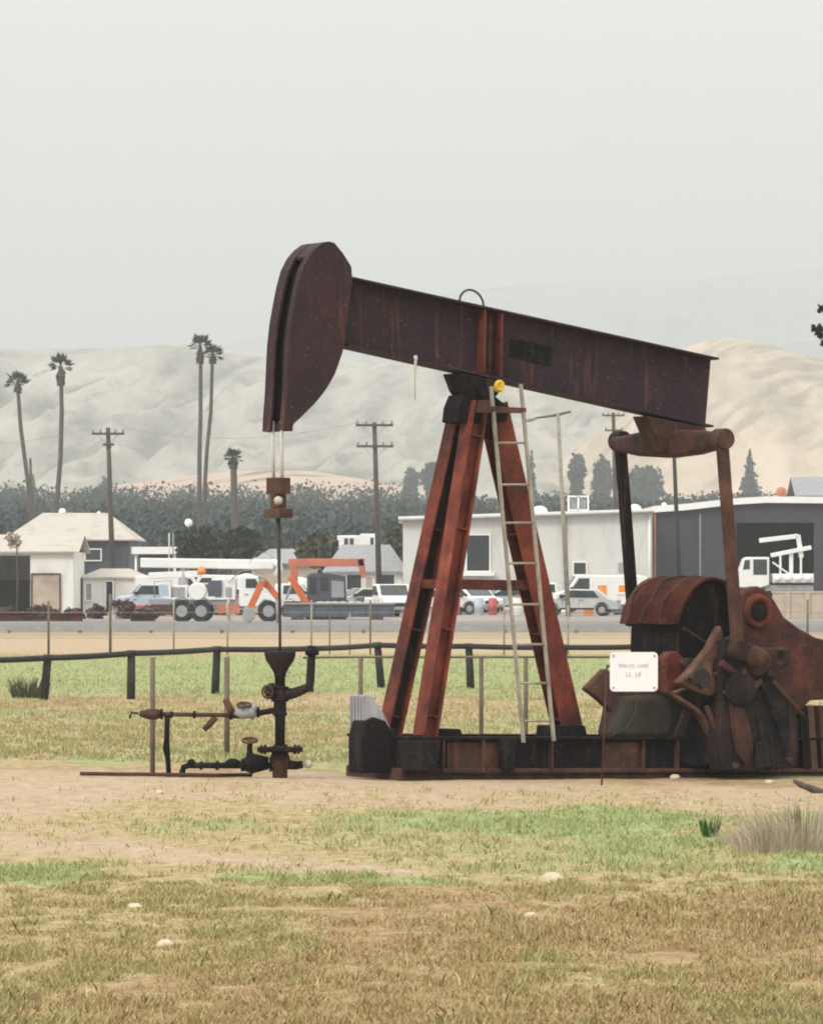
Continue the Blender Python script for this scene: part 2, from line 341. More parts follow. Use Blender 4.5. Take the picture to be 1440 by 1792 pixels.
# --- tripod legs
def leg(b, a, tb, ta, mat='leg', sz=.2, web='shadedweb', turn=False):
    p, q = L(*b, tb), L(*a, ta); d = (q-p).normalized(); w_ = (TX-d*TX.dot(d)).normalized(); dd = d.cross(w_)
    if turn: dd, w_ = w_, dd
    m = MB()
    for sg in (-1, 1): o_ = dd*(sz/2-.01)*sg; m.obox(p+o_, q+o_, dd*.01, w_*sz*.6)
    o = build(m, 'leg', mat, pj, bevel=.003)
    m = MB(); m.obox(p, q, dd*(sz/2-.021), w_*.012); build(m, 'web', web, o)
    for f_ in (.06, .32, .62, .9):
        m = MB(); c_ = p.lerp(q, f_); m.obox(c_-d*.008, c_+d*.008, dd*(sz/2-.022), w_*sz*.5); build(m, 'stiffener', mat, o)
    f = MB(); f.obox(p-UP*.03, p-UP*.005, AX*.17, TX*.15); build(f, 'foot_plate', 'black', o)
    return o
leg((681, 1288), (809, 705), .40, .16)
leg((744, 1290), (834, 705), -.40, -.13, web='leg')
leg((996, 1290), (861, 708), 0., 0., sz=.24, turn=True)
br = MB(); p, q = L(790, 1022, -.25), L(938, 1024, -.02); br.obox(p, q, UP*.055, TX*.04); build(br, 'cross_brace', 'redrust', pj)
br = MB(); p, q = L(735, 1022, .26), L(938, 1026, .06); br.obox(p, q, UP*.055, TX*.04); build(br, 'cross_brace', 'brown', pj)
br = MB(); br.obox(L(736, 1021, .24), L(786, 1023, -.24), UP*.05, AX*.03); build(br, 'cross_brace', 'redrust', pj)
# --- saddle bearing
sb = MB(); sb.prism(LP([(806, 652), (880, 668), (872, 690), (862, 700), (830, 700), (818, 684), (812, 668)], -.2), TX*.4); build(sb, 'saddle_bearing', 'black', pj, bevel=.015)
sh = MB(); sh.tube([L(846, 684, -.30), L(846, 684, .30)], .06, 14); build(sh, 'bearing_shaft', 'black', pj)
cp = MB(); cp.prism(LP([(812, 690), (868, 694), (890, 712), (888, 736), (858, 742), (830, 742), (800, 738), (803, 712)], -.17), TX*.34); build(cp, 'post_cap', 'black', pj, bevel=.012)
gs = MB(); gs.prism(LP([(836, 700), (852, 694), (866, 722), (832, 722)], -.175), TX*-.02); build(gs, 'gusset', 'tan', pj)
yl = MB(); yl.tube([L(873, 677, -.26), L(873, 677, -.21)], .065, 14); yl.ring(L(874, 675, -.26), TX, .05, .022); build(yl, 'bearing_cap', 'yellow', pj)
pf = MB(); pf.prism(LP([(834, 710), (914, 714), (914, 723), (834, 722)], -.30), TX*-.08); build(pf, 'top_step', 'brown', pj)
# --- ladder
lt = lambda y: -.34-(y-690)/610*.40
ld = MB()
rails = [((859, 676), (916, 1300)), ((911, 672), (969, 1297))]
def rail_pt(i, y):
    (x0, y0), (x1, y1) = rails[i]; return L(x0+(x1-x0)*(y-y0)/(y1-y0), y, lt(y))
ld.obox(rail_pt(0, 676), rail_pt(0, 1300), AX*.016, TX*.02); lad = build(ld, 'ladder', 'ladder', pj)
m = MB(); m.obox(rail_pt(1, 672), rail_pt(1, 1297), AX*.016, TX*.02); build(m, 'rail', 'ladder', lad)
for y in (775, 848, 915, 986, 1058, 1128, 1196, 1262):
    m = MB(); m.tube([rail_pt(0, y), rail_pt(1, y)], .014, 8); build(m, 'rung', 'ladder', lad)
# --- tail bearing, equalizer, pitmans
tb = MB(); tb.prism(LP([(1132, 727), (1236, 748), (1240, 770), (1215, 792), (1160, 790), (1146, 760)], -.16), TX*.32); build(tb, 'tail_bearing', 'darkbrown', pj, bevel=.02)
eqc = L(1174, 772, 0); eq = MB(); prof = []
for t, zt, zb in [(-1.15, .07, -.07), (-.9, .085, -.12), (-.55, .12, -.17), (0, .14, -.20), (.55, .12, -.17), (.9, .085, -.12), (1.15, .07, -.07)]:
    prof.append((t, zt, zb))
pts = [eqc+TX*t+UP*zt-AX*.13 for t, zt, zb in prof]+[eqc+TX*t+UP*zb-AX*.13 for t, zt, zb in prof[::-1]]
eq.prism(pts, AX*.26); build(eq, 'equalizer', 'darkbrown', pj, bevel=.05)
tn = -1.15
def pitman(tx, top, bot, t, mat):
    m = MB(); p, q = L(*top, t), L(*bot, t); d = (q-p).normalized(); w_ = d.cross(TX).normalized()
    m.obox(p, q, w_*.062, TX*.05); o = build(m, 'pitman_arm', mat, pj, bevel=.008)
    h = MB(); h.tube([p-TX*.09, p+TX*.09], .125, 18); build(h, 'wrist_bearing', mat, o, bevel=.01)
    h2 = MB(); h2.tube([q-TX*.08, q+TX*.08], .12, 18); build(h2, 'crank_pin', 'navy', o, bevel=.01)
pitman(0, (1263, 768), (1291, 1140), -1.2, 'brown')
pitman(0, (1085, 772), (1108, 1080), 1.2, 'black')
# --- gear reducer hood, case and base
hood = [(1250+68*math.cos(a), 1122-112*math.sin(a)) for a in np.linspace(math.pi*.915, .12, 16)]
drum = [(1250+64*math.cos(a), 1122-106*math.sin(a)) for a in np.linspace(math.pi, 0, 18)]
hb = LP(hood, -.5); cen = L(1250, 1120, -.5)
hm = MB(); hr_ = random.Random(5)
for k in range(6):
    jt = [(cen-p).normalized()*(hr_.uniform(-.005, .005)+.004*math.sin(i*.9+k)) for i, p in enumerate(hb)]
    hm.strip([p+TX*(.2*k)+j for p, j in zip(hb, jt)], TX*.2, [(cen-p).normalized()*.03 for p in hb]); ho = build(hm, 'gear_hood', 'redrust', pj)
for t in (-.15, .2, .55):
    rb = MB(); rb.strip([p+TX*(t+.5+.05*math.sin(i*1.3+t*7))-(cen-p).normalized()*.018 for i, p in enumerate(hb)], TX*.025, [(cen-p).normalized()*.018 for p in hb]); build(rb, 'rib', 'brown', ho)
gc = MB(); gc.prism(LP(drum+[(1314, 1152), (1186, 1152)], -.34), TX*1.0); build(gc, 'gear_case', 'black', pj, bevel=.02)
gs = MB(); gs.prism(LP([(1184, 1092), (1192, 1092), (1192, 1152), (1184, 1152)], .05), TX*.06)
build(gs, 'hood_post', 'tan', pj)
pd = MB(); pd.prism(LP([(1170, 1152), (1300, 1152), (1320, 1295), (1160, 1295)], -.42), TX*.95); build(pd, 'reducer_base', 'olive', pj, bevel=.02)
bd = MB(); bd.prism(LP([(1163, 1150), (1172, 1141), (1186, 1140), (1197, 1150), (1200, 1170), (1196, 1210), (1163, 1212)], -.62), TX*.16); build(bd, 'brake_drum_guard', 'redrust', pj, bevel=.03)
vo = MB(); vo.tube([L(1218, 1292, -.70), L(1218, 1292, -.46)], .34, 24); build(vo, 'counterweight', 'black', pj, bevel=.02)  # black disc painted in for the dark inside of a round opening
ar = MB(); arc = [(1168, 1206), (1195, 1222), (1220, 1238), (1234, 1254), (1245, 1274), (1251, 1292), (1254, 1310)]
ap = LP(arc, -.86); ar.strip(ap, TX*.12, [(L(1180, 1320, -.86)-p).normalized()*.045 for p in ap]); build(ar, 'guard_strap', 'tan', pj)
# crank assembly
ck = MB(); ck.prism(LP([(1262, 1094), (1267, 1112), (1259, 1137), (1251, 1160), (1248, 1176), (1262, 1202), (1246, 1220), (1219, 1211), (1187, 1195), (1206, 1176), (1240, 1136)], -.92), TX*.14); build(ck, 'crank_arm', 'tan', pj, bevel=.025)
ck = MB(); ck.prism(LP([(1196, 1190), (1226, 1166), (1240, 1178), (1240, 1202), (1222, 1200)], -.93), TX*-.03); build(ck, 'crank_web', 'olive', pj, bevel=.008)
cw = MB(); cw.prism(LP([(1268, 1120), (1300, 1112), (1322, 1130), (1352, 1180), (1384, 1228), (1398, 1290), (1396, 1342), (1330, 1352), (1262, 1350), (1256, 1290), (1264, 1230), (1262, 1180)], -1.05), TX*.25); cwo = build(cw, 'counterweight', 'navy', pj, bevel=.03)
for pts, mt in (([(1272, 1226), (1292, 1222), (1308, 1264), (1316, 1310), (1304, 1340), (1286, 1320), (1276, 1270)], 'darkbrown'), ([(1320, 1250), (1327, 1254), (1346, 1330), (1338, 1334)], 'navy'), ([(1342, 1215), (1348, 1213), (1385, 1325), (1378, 1330)], 'navy')):
    r_ = MB(); r_.prism(LP(pts, -1.051), TX*-.05); build(r_, 'rib', mt, cwo, bevel=.04)
bh = MB(); bh.tube([L(1325, 1158, -1.12), L(1325, 1158, -.8)], .17, 20); bh.obox(L(1300, 1150, -.95), L(1372, 1150, -.95), UP*.11, TX*.13); bho = build(bh, 'bearing_housing', 'darkbrown', pj, bevel=.02)
hl = MB(); hl.tube([L(1365, 1146, -1.10), L(1365, 1146, -1.075)], .055, 16); build(hl, 'bolt_hole', 'black', bho)
hl = MB(); hl.ball(L(1322, 1150, -1.12), (.15, .06, .13), jit=.06); build(hl, 'shaft_cap', 'brown', bho)
rd = MB(); rd.tube([L(1352, 1192, -1.10), L(1404, 1252, -1.10)], .03, 8); build(rd, 'brake_rod', 'brown', pj)
rd = MB(); rd.tube([L(1308, 1128, -1.10), L(1346, 1150, -1.10)], .022, 8); build(rd, 'brake_rod', 'tan', pj)
# loose iron round the reducer: cross bracing, nuts, bracket, belts
for x0, y0, x1, y1, t, r_, mt in ((1196, 1100, 1262, 1142, -.52, .03, 'navy'), (1172, 1215, 1236, 1190, -.70, .025, 'tan'), (1200, 1240, 1180, 1292, -.72, .03, 'darkbrown'), (1100, 1148, 1186, 1152, -.30, .04, 'black'), (1236, 1236, 1262, 1300, -.95, .03, 'darkbrown'), (1298, 1186, 1262, 1160, -1.08, .045, 'guard'), (1330, 1190, 1300, 1226, -1.08, .035, 'brown')):
    m = MB(); m.tube([L(x0, y0, t), L((x0+x1)/2, (y0+y1)/2+2, t), L(x1, y1, t)], r_, 8); build(m, 'brace_rod', mt, pj)
for x, y, t, r_ in ((1196, 1160, -.66, .045), (1186, 1196, -.66, .04), (1252, 1180, -.95, .03), (1230, 1200, -.98, .035), (1210, 1186, -.98, .03), (1258, 1120, -.94, .028), (1300, 1176, -1.10, .035), (1345, 1178, -1.10, .035), (1318, 1196, -1.10, .03), (1286, 1340, -1.07, .04), (1380, 1330, -1.07, .04), (1270, 1212, -1.07, .03)):
    m = MB(); c_ = L(x, y, t); m.tube([c_+TX*.03, c_-TX*.035], r_, 6); build(m, 'nut', 'brown', pj)
for pts, t, th, mt in (([(1098, 1150), (1168, 1150), (1172, 1218), (1092, 1218)], -.44, .05, 'brown'), ([(1204, 1240), (1216, 1240), (1196, 1292), (1180, 1292)], -.80, .05, 'navy'), ([(1291+27*math.cos(a), 1206+33*math.sin(a)) for a in np.linspace(0, 5.9, 16)], -1.05, -.09, 'navy'), ([(1326, 1196), (1350, 1190), (1374, 1222), (1394, 1262), (1393, 1318), (1376, 1330), (1356, 1270)], -1.05, -.05, 'navy'), ([(1318, 1300), (1340, 1296), (1352, 1344), (1320, 1346)], -1.055, -.05, 'navy')):
    m = MB(); m.prism(LP(pts, t), TX*th); build(m, 'cast_lug', mt, pj, bevel=.045)
# belt guard with hub
bg = MB(); bgp = [(1296, 1040), (1310, 1030), (1328, 1026), (1344, 1034), (1356, 1050), (1373, 1080), (1400, 1100), (1429, 1116), (1480, 1128), (1560, 1150), (1570, 1205), (1500, 1222), (1420, 1226), (1385, 1262), (1300, 1262), (1296, 1150)]
bg.prism(LP(bgp, -.72), TX*.2); bgo = build(bg, 'belt_guard', 'guard', pj, bevel=.03)
hr = MB(); hr.ring(L(1326, 1070, -.74), TX, .165, .05, 26); build(hr, 'hub_ring', 'redrust', bgo)
hr = MB(); hr.tube([L(1327, 1072, -.82), L(1327, 1072, -.72)], .085, 18); build(hr, 'hub', 'black', bgo, bevel=.01)
for x, y in ((1344, 1060), (1372, 1106), (1410, 1130), (1440, 1205), (1420, 1160)):
    hr = MB(); hr.tube([L(x, y, -.745), L(x, y, -.72)], .025, 8); build(hr, 'bolt', 'brown', bgo)
# motor stand at the tail
for x, mt in ((1408, 'black'), (1422, 'tan'), (1441, 'brown')):
    lg = MB(); lg.obox(L(x-8, 1235, -.6), L(x, 1352, -.6), AX*.045, TX*.05); build(lg, 'stand_leg', mt, pj)
bq = MB(); bq.prism(LP([(1025, 1206), (1060, 1170), (1074, 1178), (1120, 1186), (1120, 1250), (1072, 1246), (1050, 1226)], -.35), TX*.12); build(bq, 'brake_bracket', 'brown', pj, bevel=.02)
eb = MB(); eb.prism(LP([(1090, 1218), (1176, 1214), (1186, 1292), (1074, 1292)], -.50), TX*.4); build(eb, 'mounting_block', 'olive', pj, bevel=.06)
hs = MB(); hs.tube([L(1118, 1208, -.56), L(1112, 1245, -.58), L(1098, 1272, -.58), L(1070, 1290, -.56)], .009, 8); build(hs, 'hose', 'olive', pj)
# --- skid base
sk = MB()
for t in (-.55, .55):
    sk.hbeam(L(703, 1323, -.55)+TX*(t+.55), L(1500, 1323, -.55)+TX*(t+.55), UP, TX, .44, .22, .03)
sko = build(sk, 'skid_base', 'black', pj, bevel=.004)
m = MB()
p, q = L(700, 1345, -.60), L(1500, 1345, -.66); m.prism([V((p.x, p.y, -.12)), V((q.x, q.y, -.2)), q+UP*0, p], TX*1.2); build(m, 'timber_mat', 'brown', sko, bevel=.02)
for x in (712, 800, 892, 1040, 1190, 1330):
    m = MB(); p = L(x, 1323, -.55); m.obox(p+TX*.01, p+TX*1.09, AX*.06, UP*.17); build(m, 'cross_member', 'black', sko)
for x in (770, 840, 960, 1120, 1180):
    m = MB(); p = L(x, 1323, -.56); m.obox(p-UP*.188, p+UP*.188, AX*.012, TX*.085); build(m, 'web_stiffener', 'brown', sko)
for x0, x1, mt in ((782, 872, 'brown'), (1056, 1118, 'brown')):
    m = MB(); m.prism(LP([(x0, 1300), (x1, 1300), (x1, 1346), (x0, 1346)], -.575), TX*.02); build(m, 'web_plate', mt, sko)
for x0, x1, y0, y1 in ((706, 772, 1296, 1350), (878, 906, 1292, 1350)):
    m = MB(); m.prism(LP([(x0, y0), (x1, y0), (x1-6, y1), (x0+6, y1)], -.70), TX*.12); build(m, 'anchor_clamp', 'navy', sko, bevel=.015)
for x0, x1, y0, y1, t in ((772, 812, 1276, 1293, -.5), (690, 700, 1275, 1300, -.3), (960, 1030, 1270, 1296, -.2)):
    m = MB(); m.prism(LP([(x0, y1), (x0+4, y0), (x1-6, y0), (x1, y1)], t), TX*.3); build(m, 'mounting_block', 'black', sko, bevel=.01)
# ================================================================== things about the pumpjack
c = L(664, 1290, -.2)
gb = thing('sheet_metal_cover', 'grey ribbed sheet metal cover with sloping side at the horsehead end of the skid', 'metal cover', (c.x, c.y, gz(c.x, c.y)), PHI)
m = MB(); pr = LP([(641, 1217), (651, 1217), (672, 1250), (690, 1290), (641, 1290)], -.36); m.prism(pr, TX*.34); g0 = build(m, 'cover', 'greybox', gb, bevel=.01)
m = MB()
for k in range(5):
    b_ = pr[0]+TX*(.04+.07*k)-AX*.008; m.obox(b_-UP*.47, b_-UP*.02, AX*.01, TX*.012)
build(m, 'rib', 'greybox', g0)
m = MB(); m.prism(LP([(634, 1292), (640, 1264), (655, 1255), (676, 1262), (694, 1292), (694, 1352), (634, 1354)], -.42), TX*.32)
c = L(664, 1352, -.42); o = build(m, 'oil_drip_tank', 'black', None, loc=(c.x, c.y, gz(c.x, c.y)), bevel=.025); tag(o, 'black oily steel tank under the grey sheet metal cover', 'tank')
# wellhead (axis below the polished rod)
W = L(490, 1152); WY = W.y
def wp(px, py, dy=0): return at(px, py, WY+dy)
wg = gz(W.x, WY)
wh = thing('wellhead', 'black wellhead with funnel top, valves and flow lines below the horsehead', 'wellhead', (W.x, WY, wg))
def lathe(pr, x=490, dy=0):
    m = MB(); pts = [wp(x, y, dy) for y, r in pr]; m.tube(pts, [r/150.0 for y, r in pr], 18); return m
def part(m, n, mt='navy', root=None, **k): return build(m, n, mt, root or wh, **k)
part(lathe([(1140, 27), (1146, 27), (1156, 24), (1170, 15), (1182, 9), (1200, 9)]), 'stuffing_box')
part(lathe([(1200, 10), (1206, 13), (1222, 13), (1228, 11), (1248, 11), (1256, 9), (1306, 8.5)]), 'pumping_tee')
part(lathe([(1307, 14), (1308, 39), (1316, 39), (1317, 16)]), 'flange', 'black')
part(lathe([(1317, 14), (1326, 17), (1340, 17), (1346, 13), (1372, 13)]), 'casing_head', 'brown')
m = MB(); m.tube([wp(462, 1211), wp(470, 1210), wp(480, 1210)], [.02, .09, .10], 12); part(m, 'side_plug')
m = MB(); m.tube([wp(490, 1218), wp(515, 1213), wp(538, 1204), wp(543, 1196), wp(545, 1170), wp(546, 1146)], [.075, .06, .05, .045, .042, .04], 12); a_ = part(m, 'bleeder_arm')
m = MB(); m.tube([wp(546, 1147), wp(546, 1141), wp(546, 1130)], [.075, .08, .04], 12); part(m, 'cap', 'black', a_)
m = MB(); m.tube([wp(482, 1243), wp(455, 1248), wp(430, 1253), wp(400, 1252)], .035, 10); part(m, 'nipple')
m = MB(); m.tube([wp(448, 1254), wp(438, 1246), wp(425, 1250), wp(412, 1244)], [.05, .075, .06, .06], 12); m.ball(wp(444, 1240), .05); m.ball(wp(428, 1240), .045); part(m, 'gate_valve', 'greypost')
m = MB(); m.tube([wp(410, 1252), wp(340, 1251), wp(275, 1250)], .026, 10); part(m, 'flow_line', 'brown')
m = MB(); m.tube([wp(280, 1250), wp(268, 1250), wp(256, 1250), wp(244, 1249)], [.05, .07, .055, .03], 12); part(m, 'check_valve', 'brown')
m = MB(); m.tube([wp(242, 1249), wp(230, 1247), wp(227, 1258)], .015, 8); part(m, 'valve_handle', 'brown')
m = MB(); m.tube([wp(394, 1224), wp(412, 1256)], .04, 10); part(m, 'valve_handle', 'brown')
m = MB(); m.tube([wp(378, 1256), wp(368, 1266), wp(357, 1278)], [.035, .04, .03], 10); part(m, 'drain_stub', 'brown')
m = MB(); m.tube([wp(293, 1252), wp(292, 1290), wp(291, 1310), wp(294, 1330), wp(296, 1372)], [.033, .03, .042, .03, .03], 10); part(m, 'support_leg', 'black')
m = MB(); m.tube([wp(476, 1340), wp(400, 1340), wp(330, 1340), wp(321, 1343), wp(319, 1352), wp(319, 1376)], .036, 10); part(m, 'casing_line', 'black')
m = MB(); m.tube([wp(437, 1298), wp(437, 1315), wp(437, 1340)], [.03, .035, .06], 10); m.tube([wp(470, 1336), wp(440, 1336), wp(424, 1340)], [.07, .12, .06], 12); part(m, 'casing_valve', 'black')
m = MB(); m.ball(wp(408, 1336), (.09, .06, .055), jit=.1); part(m, 'fitting', 'black')
m = MB(); m.ball(wp(335, 1336), (.05, .04, .05)); part(m, 'fitting', 'black')
m = MB(); m.tube([wp(500, 1338), wp(518, 1340), wp(530, 1338)], [.06, .05, .045], 10); o = part(m, 'outlet_plug', 'black')
m = MB(); m.ball(wp(539, 1338), .05); part(m, 'plug_cap', 'grease', o)
def hand_wheel(x, y, dy, r, ax):
    m = MB(); c_ = wp(x, y, dy); m.ring(c_, ax, r, .014, 20, 6); u_ = V(ax).orthogonal().normalized(); w_ = V(ax).normalized().cross(u_)
    for k in range(4): a = k*math.pi/2+.4; m.tube([c_, c_+(u_*math.cos(a)+w_*math.sin(a))*r], .008, 6)
    m.tube([c_, c_-V(ax).normalized()*.1], .014, 8); part(m, 'hand_wheel', 'brown')
hand_wheel(427, 1234, -.02, .075, (0, -.35, 1)); hand_wheel(437, 1296, 0, .085, (0, -.3, 1)); hand_wheel(468, 1211, -.10, .07, (-.6, -1, 0))
for x, y, r in ((452, 1247, .062), (404, 1252, .055), (340, 1251, .045), (283, 1250, .062), (300, 1251, .04)):
    m = MB(); c_ = wp(x, y); m.tube([c_-V((.014, 0, 0)), c_+V((.014, 0, 0))], r, 14); part(m, 'pipe_flange', 'black')
for x, y, r in ((380, 1340, .055), (352, 1340, .05), (474, 1338, .085), (424, 1339, .075)):
    m = MB(); c_ = wp(x, y); m.tube([c_-V((.016, 0, 0)), c_+V((.016, 0, 0))], r, 14); part(m, 'pipe_flange', 'black')
for y, r in ((1204, .10), (1226, .10), (1250, .085), (1182, .07)):
    m = MB(); m.tube([wp(490, y+2), wp(490, y-2)], r, 18); part(m, 'collar', 'black')
for k in range(10):
    a = k*.628; m = MB(); c_ = wp(490, 1312)+V((math.cos(a)*.21, math.sin(a)*.21, 0)); m.tube([c_-V((0, 0, .05)), c_+V((0, 0, .05))], .016, 6); part(m, 'bolt', 'black')
gp = [(140, 1372), (250, 1371), (380, 1370), (440, 1368)]
m = MB(); pts = []
for x, y in gp:
    p = at(x, y, yb(y)); pts.append(V((p.x, p.y, gz(p.x, p.y)+.02)))
m.tube(pts, .022, 8); tag(build(m, 'ground_pipe', 'brown', None, loc=pts[0]), 'thin rusty pipe lying on the dirt in front of the wellhead', 'pipe')
# enclosure fence with posts
ef = thing('enclosure_fence', 'thin rusty post fence round the wellhead and pumpjack', 'fence', (at(630, 1300, 62).x, 62, 0))
tops = []
for x, y, Y in ((267, 1150, 54.2), (397, 1150, 60), (631, 1150, 62.5), (842, 1150, 62), (920, 1152, 61)):
    p = at(x, y, Y); m = MB(); m.tube([V((p.x, Y, gz(p.x, Y)-.1)), p], .03 if x != 397 else .036, 8)
    build(m, 'post', 'fencepost', ef); tops.append(p)
m = MB(); m.tube([at(530, 1151, 62.5), tops[2], tops[3], at(1100, 1150, 60)], .016, 8); build(m, 'rail', 'fencepost', ef)
m = MB(); m.tube([at(1062, 1166, 53.3), at(1165, 1166, 53.2)], .014, 8); m.tube([at(1062, 1166, 53.3), V((at(1052, 0, 53.3).x, 53.3, gz(2, 53.3)-.1))], .011, 8); build(m, 'rail', 'brown', ef)
# sign on the fence
sp = at(1109, 1176, 53.08)
sg = thing('warning_sign', 'white rounded sign with faded lettering beside the gear hood', 'sign', sp)
hw, hh, rr = 42/150*53.08/55, 34.5/150*53.08/55, .05; pts = []
for cx, cz, a0 in ((hw-rr, hh-rr, 0), (-hw+rr, hh-rr, 90), (-hw+rr, -hh+rr, 180), (hw-rr, -hh+rr, 270)):
    for k in range(6):
        a = R(a0+18*k); pts.append((cx+rr*math.cos(a), -.012, cz+rr*math.sin(a)))
m = MB(); m.prism(pts, (0, .012, 0)); build(m, 'panel', 'sign', sg, local=True, bevel=.003)
m = MB(); rnd = random.Random(3)
def glyph(x, z, h):
    w_ = h*.55; k = rnd.randrange(4)
    def bar(x0, z0, x1, z1): m.box((x0, -.0155, z0), (x1, -.0125, z1))
    t = h*.16
    bar(x, z, x+t, z+h)
    if k in (0, 1): bar(x+t, z+h-t, x+w_, z+h)
    if k in (1, 2): bar(x+t, z+h*.42, x+w_, z+h*.42+t)
    if k in (0, 2, 3): bar(x+t, z, x+w_, z+t)
    if k == 1: bar(x+w_-t, z, x+w_, z+h*.42)
x = -hw*.62
for i in range(11):
    if i != 6: glyph(x, .052, .036)
    x += hw*1.24/11
x = -hw*.32
for i in range(5):
    if i != 2: glyph(x, -.052, .046)
    x += hw*.64/5
build(m, 'lettering', 'ink', sg, local=True)
for sx_ in (-.23, .23):
    for sz_ in (-.18, .18): m = MB(); m.tube([(sx_, -.013, sz_), (sx_, -.02, sz_)], .010, 8); build(m, 'bolt', 'brown', sg, local=True)
# stones, stick, weeds
stones = [(288, 1658, .055, 'largest pale rounded stone in the dry grass'), (966, 1545, .095, 'cream stone at the edge of the green strip'), (929, 1607, .045, 'small white stone in brown grass below the cream stone'), (235, 1592, .05, 'yellowish stone in the dry grass above the largest pale stone'), (279, 1400, .045, 'pale stone on the dirt track near the wellhead'), (540, 1425, .03, 'tiny pale pebble on the dirt track'), (1345, 1362, .05, 'pale rock lying against the pumpjack skid'), (1180, 1357, .06, 'pinkish rock in the dirt below the sign')]
for i, (x, y, r, lb) in enumerate(stones):
    p = at(x, y, yb(y)); p.z = gz(p.x, p.y)+r*.22; m = MB(); m.ball((0, 0, 0), (r*1.25, r, r*.72), 10, .2, i)
    o = build(m, 'stone', 'stone', None, loc=p, local=True); tag(o, lb, 'stone', 'pale stones on the ground'); o.modifiers.new('s', 'SUBSURF').levels = 1; o.modifiers['s'].render_levels = 1
pts = []
for x, y in ((1388, 1366), (1400, 1373), (1420, 1381), (1450, 1390), (1490, 1400)):
    p = at(x, y, 52.5); pts.append(p)
m = MB(); m.tube(pts, [.02, .035, .04, .04, .03], 8); tag(build(m, 'fallen_branch', 'wood', None, loc=pts[0]), 'dark fallen stick on the dirt beside the pumpjack tail', 'branch')
def stalks(mb, c, n, h, spread, wid, lean=.5, g=None):
    g = g or rng
    for k in range(n):
        a = g.uniform(0, 6.283); r = spread*math.sqrt(g.uniform(0, 1)); b = V((c[0]+r*math.cos(a), c[1]+r*math.sin(a), c[2]))
        hh_ = h*g.uniform(.45, 1.1); d = V((math.cos(a)*lean*g.uniform(.1, 1)*hh_, math.sin(a)*lean*g.uniform(.1, 1)*hh_, hh_)); w_ = V((wid*g.uniform(.5, 1), 0, 0))
        mid = b+d*.55+V((0, 0, hh_*.08))
        mb.add([b-w_, b+w_, mid+w_*.7, b+d, mid-w_*.7], [(0, 1, 2, 3, 4)])
for x, y, n, h, s_, lb in ((1405, 1488, 620, .46, .46, 'large pale dry shrub with upright brittle stalks at the dirt edge'), (1345, 1492, 380, .28, .3, 'low dry shrub beside the large pale shrub'), (1300, 1478, 200, .17, .24, 'smallest dry tuft next to the dark green weed')):
    p = at(x, y, yb(y)); m = MB(); stalks(m, (p.x, p.y, gz(p.x, p.y)-.02), n, h, s_, .0035, .95); tag(build(m, 'dry_shrub', 'dryshrub', None, loc=p), lb, 'shrub', 'dry shrubs by the track')
p = at(1240, 1466, yb(1466)); m = MB(); stalks(m, (p.x, p.y, gz(p.x, p.y)-.01), 70, .2, .07, .010, .35); tag(build(m, 'green_weed', 'weed', None, loc=p), 'dark green upright weed in the bright grass patch', 'weed')
p = at(52, 1222, yb(1222)); m = MB(); stalks(m, (p.x, p.y, -.02), 200, .42, .35, .012, .6); tag(build(m, 'dry_shrub', 'oliveleaf', None, loc=p), 'greyish weed clump at the foot of a leaning rail post', 'shrub')
# ================================================================== FIELD FENCES
rf = thing('rail_fence', 'dark tarred pipe rail fence with leaning posts across the green field', 'fence', (at(300, 1225, 88).x, 88, 0))
posts = [(-60, 1150, -66, 1228), (84, 1146, 76, 1225), (230, 1138, 229, 1224), (380, 1131, 376, 1214), (545, 1130, 541, 1212), (660, 1124, 668, 1204), (820, 1126, 824, 1204), (985, 1128, 990, 1206), (1150, 1126, 1152, 1204), (1310, 1124, 1312, 1204), (1470, 1124, 1470, 1204)]
hp = []
for x0, y0, x1, y1 in posts:
    Y = yb(y1); a, b = at(x0, y0, Y), at(x1, y1, Y); b.z = -.1; m = MB(); m.tube([b, a], [.085, .075], 9); a2 = a+V((0, 0, .03)); m.tube([a-V((0, 0, .08)), a+V((0, 0, .0))], [.11, .09], 9)
    build(m, 'post', 'railpost', rf); hp.append(a-V((0, .06, .06)))
m = MB()
for a, b in zip(hp[:-1], hp[1:]):
    n = 6; m.tube([a.lerp(b, i/n)-V((0, 0, .012*math.sin(math.pi*i/n))) for i in range(n+1)], .056, 8)
build(m, 'rail', 'railpost', rf)
cf = thing('wire_fence', 'thin wire fence with slim metal posts between the field and the yard', 'fence', (at(300, 1145, 136).x, 136, 0))
tops = []
for i, (x, yt, yb_, wd, mt) in enumerate([(-30, 1052, 1146, .03, 'fencepost'), (85, 1052, 1146, .04, 'fencepost'), (193, 1040, 1146, .045, 'fencepost'), (304, 1050, 1144, .03, 'ladder'), (398, 1064, 1143, .03, 'ladder'), (545, 1050, 1140, .03, 'ladder'), (577, 1072, 1138, .022, 'fencepost'), (612, 1072, 1138, .022, 'ladder'), (648, 1050, 1136, .03, 'fencepost'), (760, 1060, 1136, .03, 'ladder'), (882, 1045, 1136, .03, 'ladder'), (994, 1060, 1138, .03, 'ladder'), (1120, 1060, 1138, .03, 'ladder'), (1300, 1060, 1138, .03, 'ladder'), (1413, 1050, 1138, .035, 'fencepost'), (1500, 1050, 1138, .03, 'ladder')]):
    Y = 136; b, a = at(x, yb_, Y), at(x, yt, Y); b.z = -.05; m = MB(); m.tube([b, a], wd, 6); build(m, 'post', mt, cf); tops.append((b, a))
m = MB()
for fz in (.35, .62, .9):
    m.tube([b.lerp(a, fz) if False else V((b.x, b.y-.05, 1.35*fz)) for b, a in tops], .007, 5)
build(m, 'wire', 'greypost', cf)
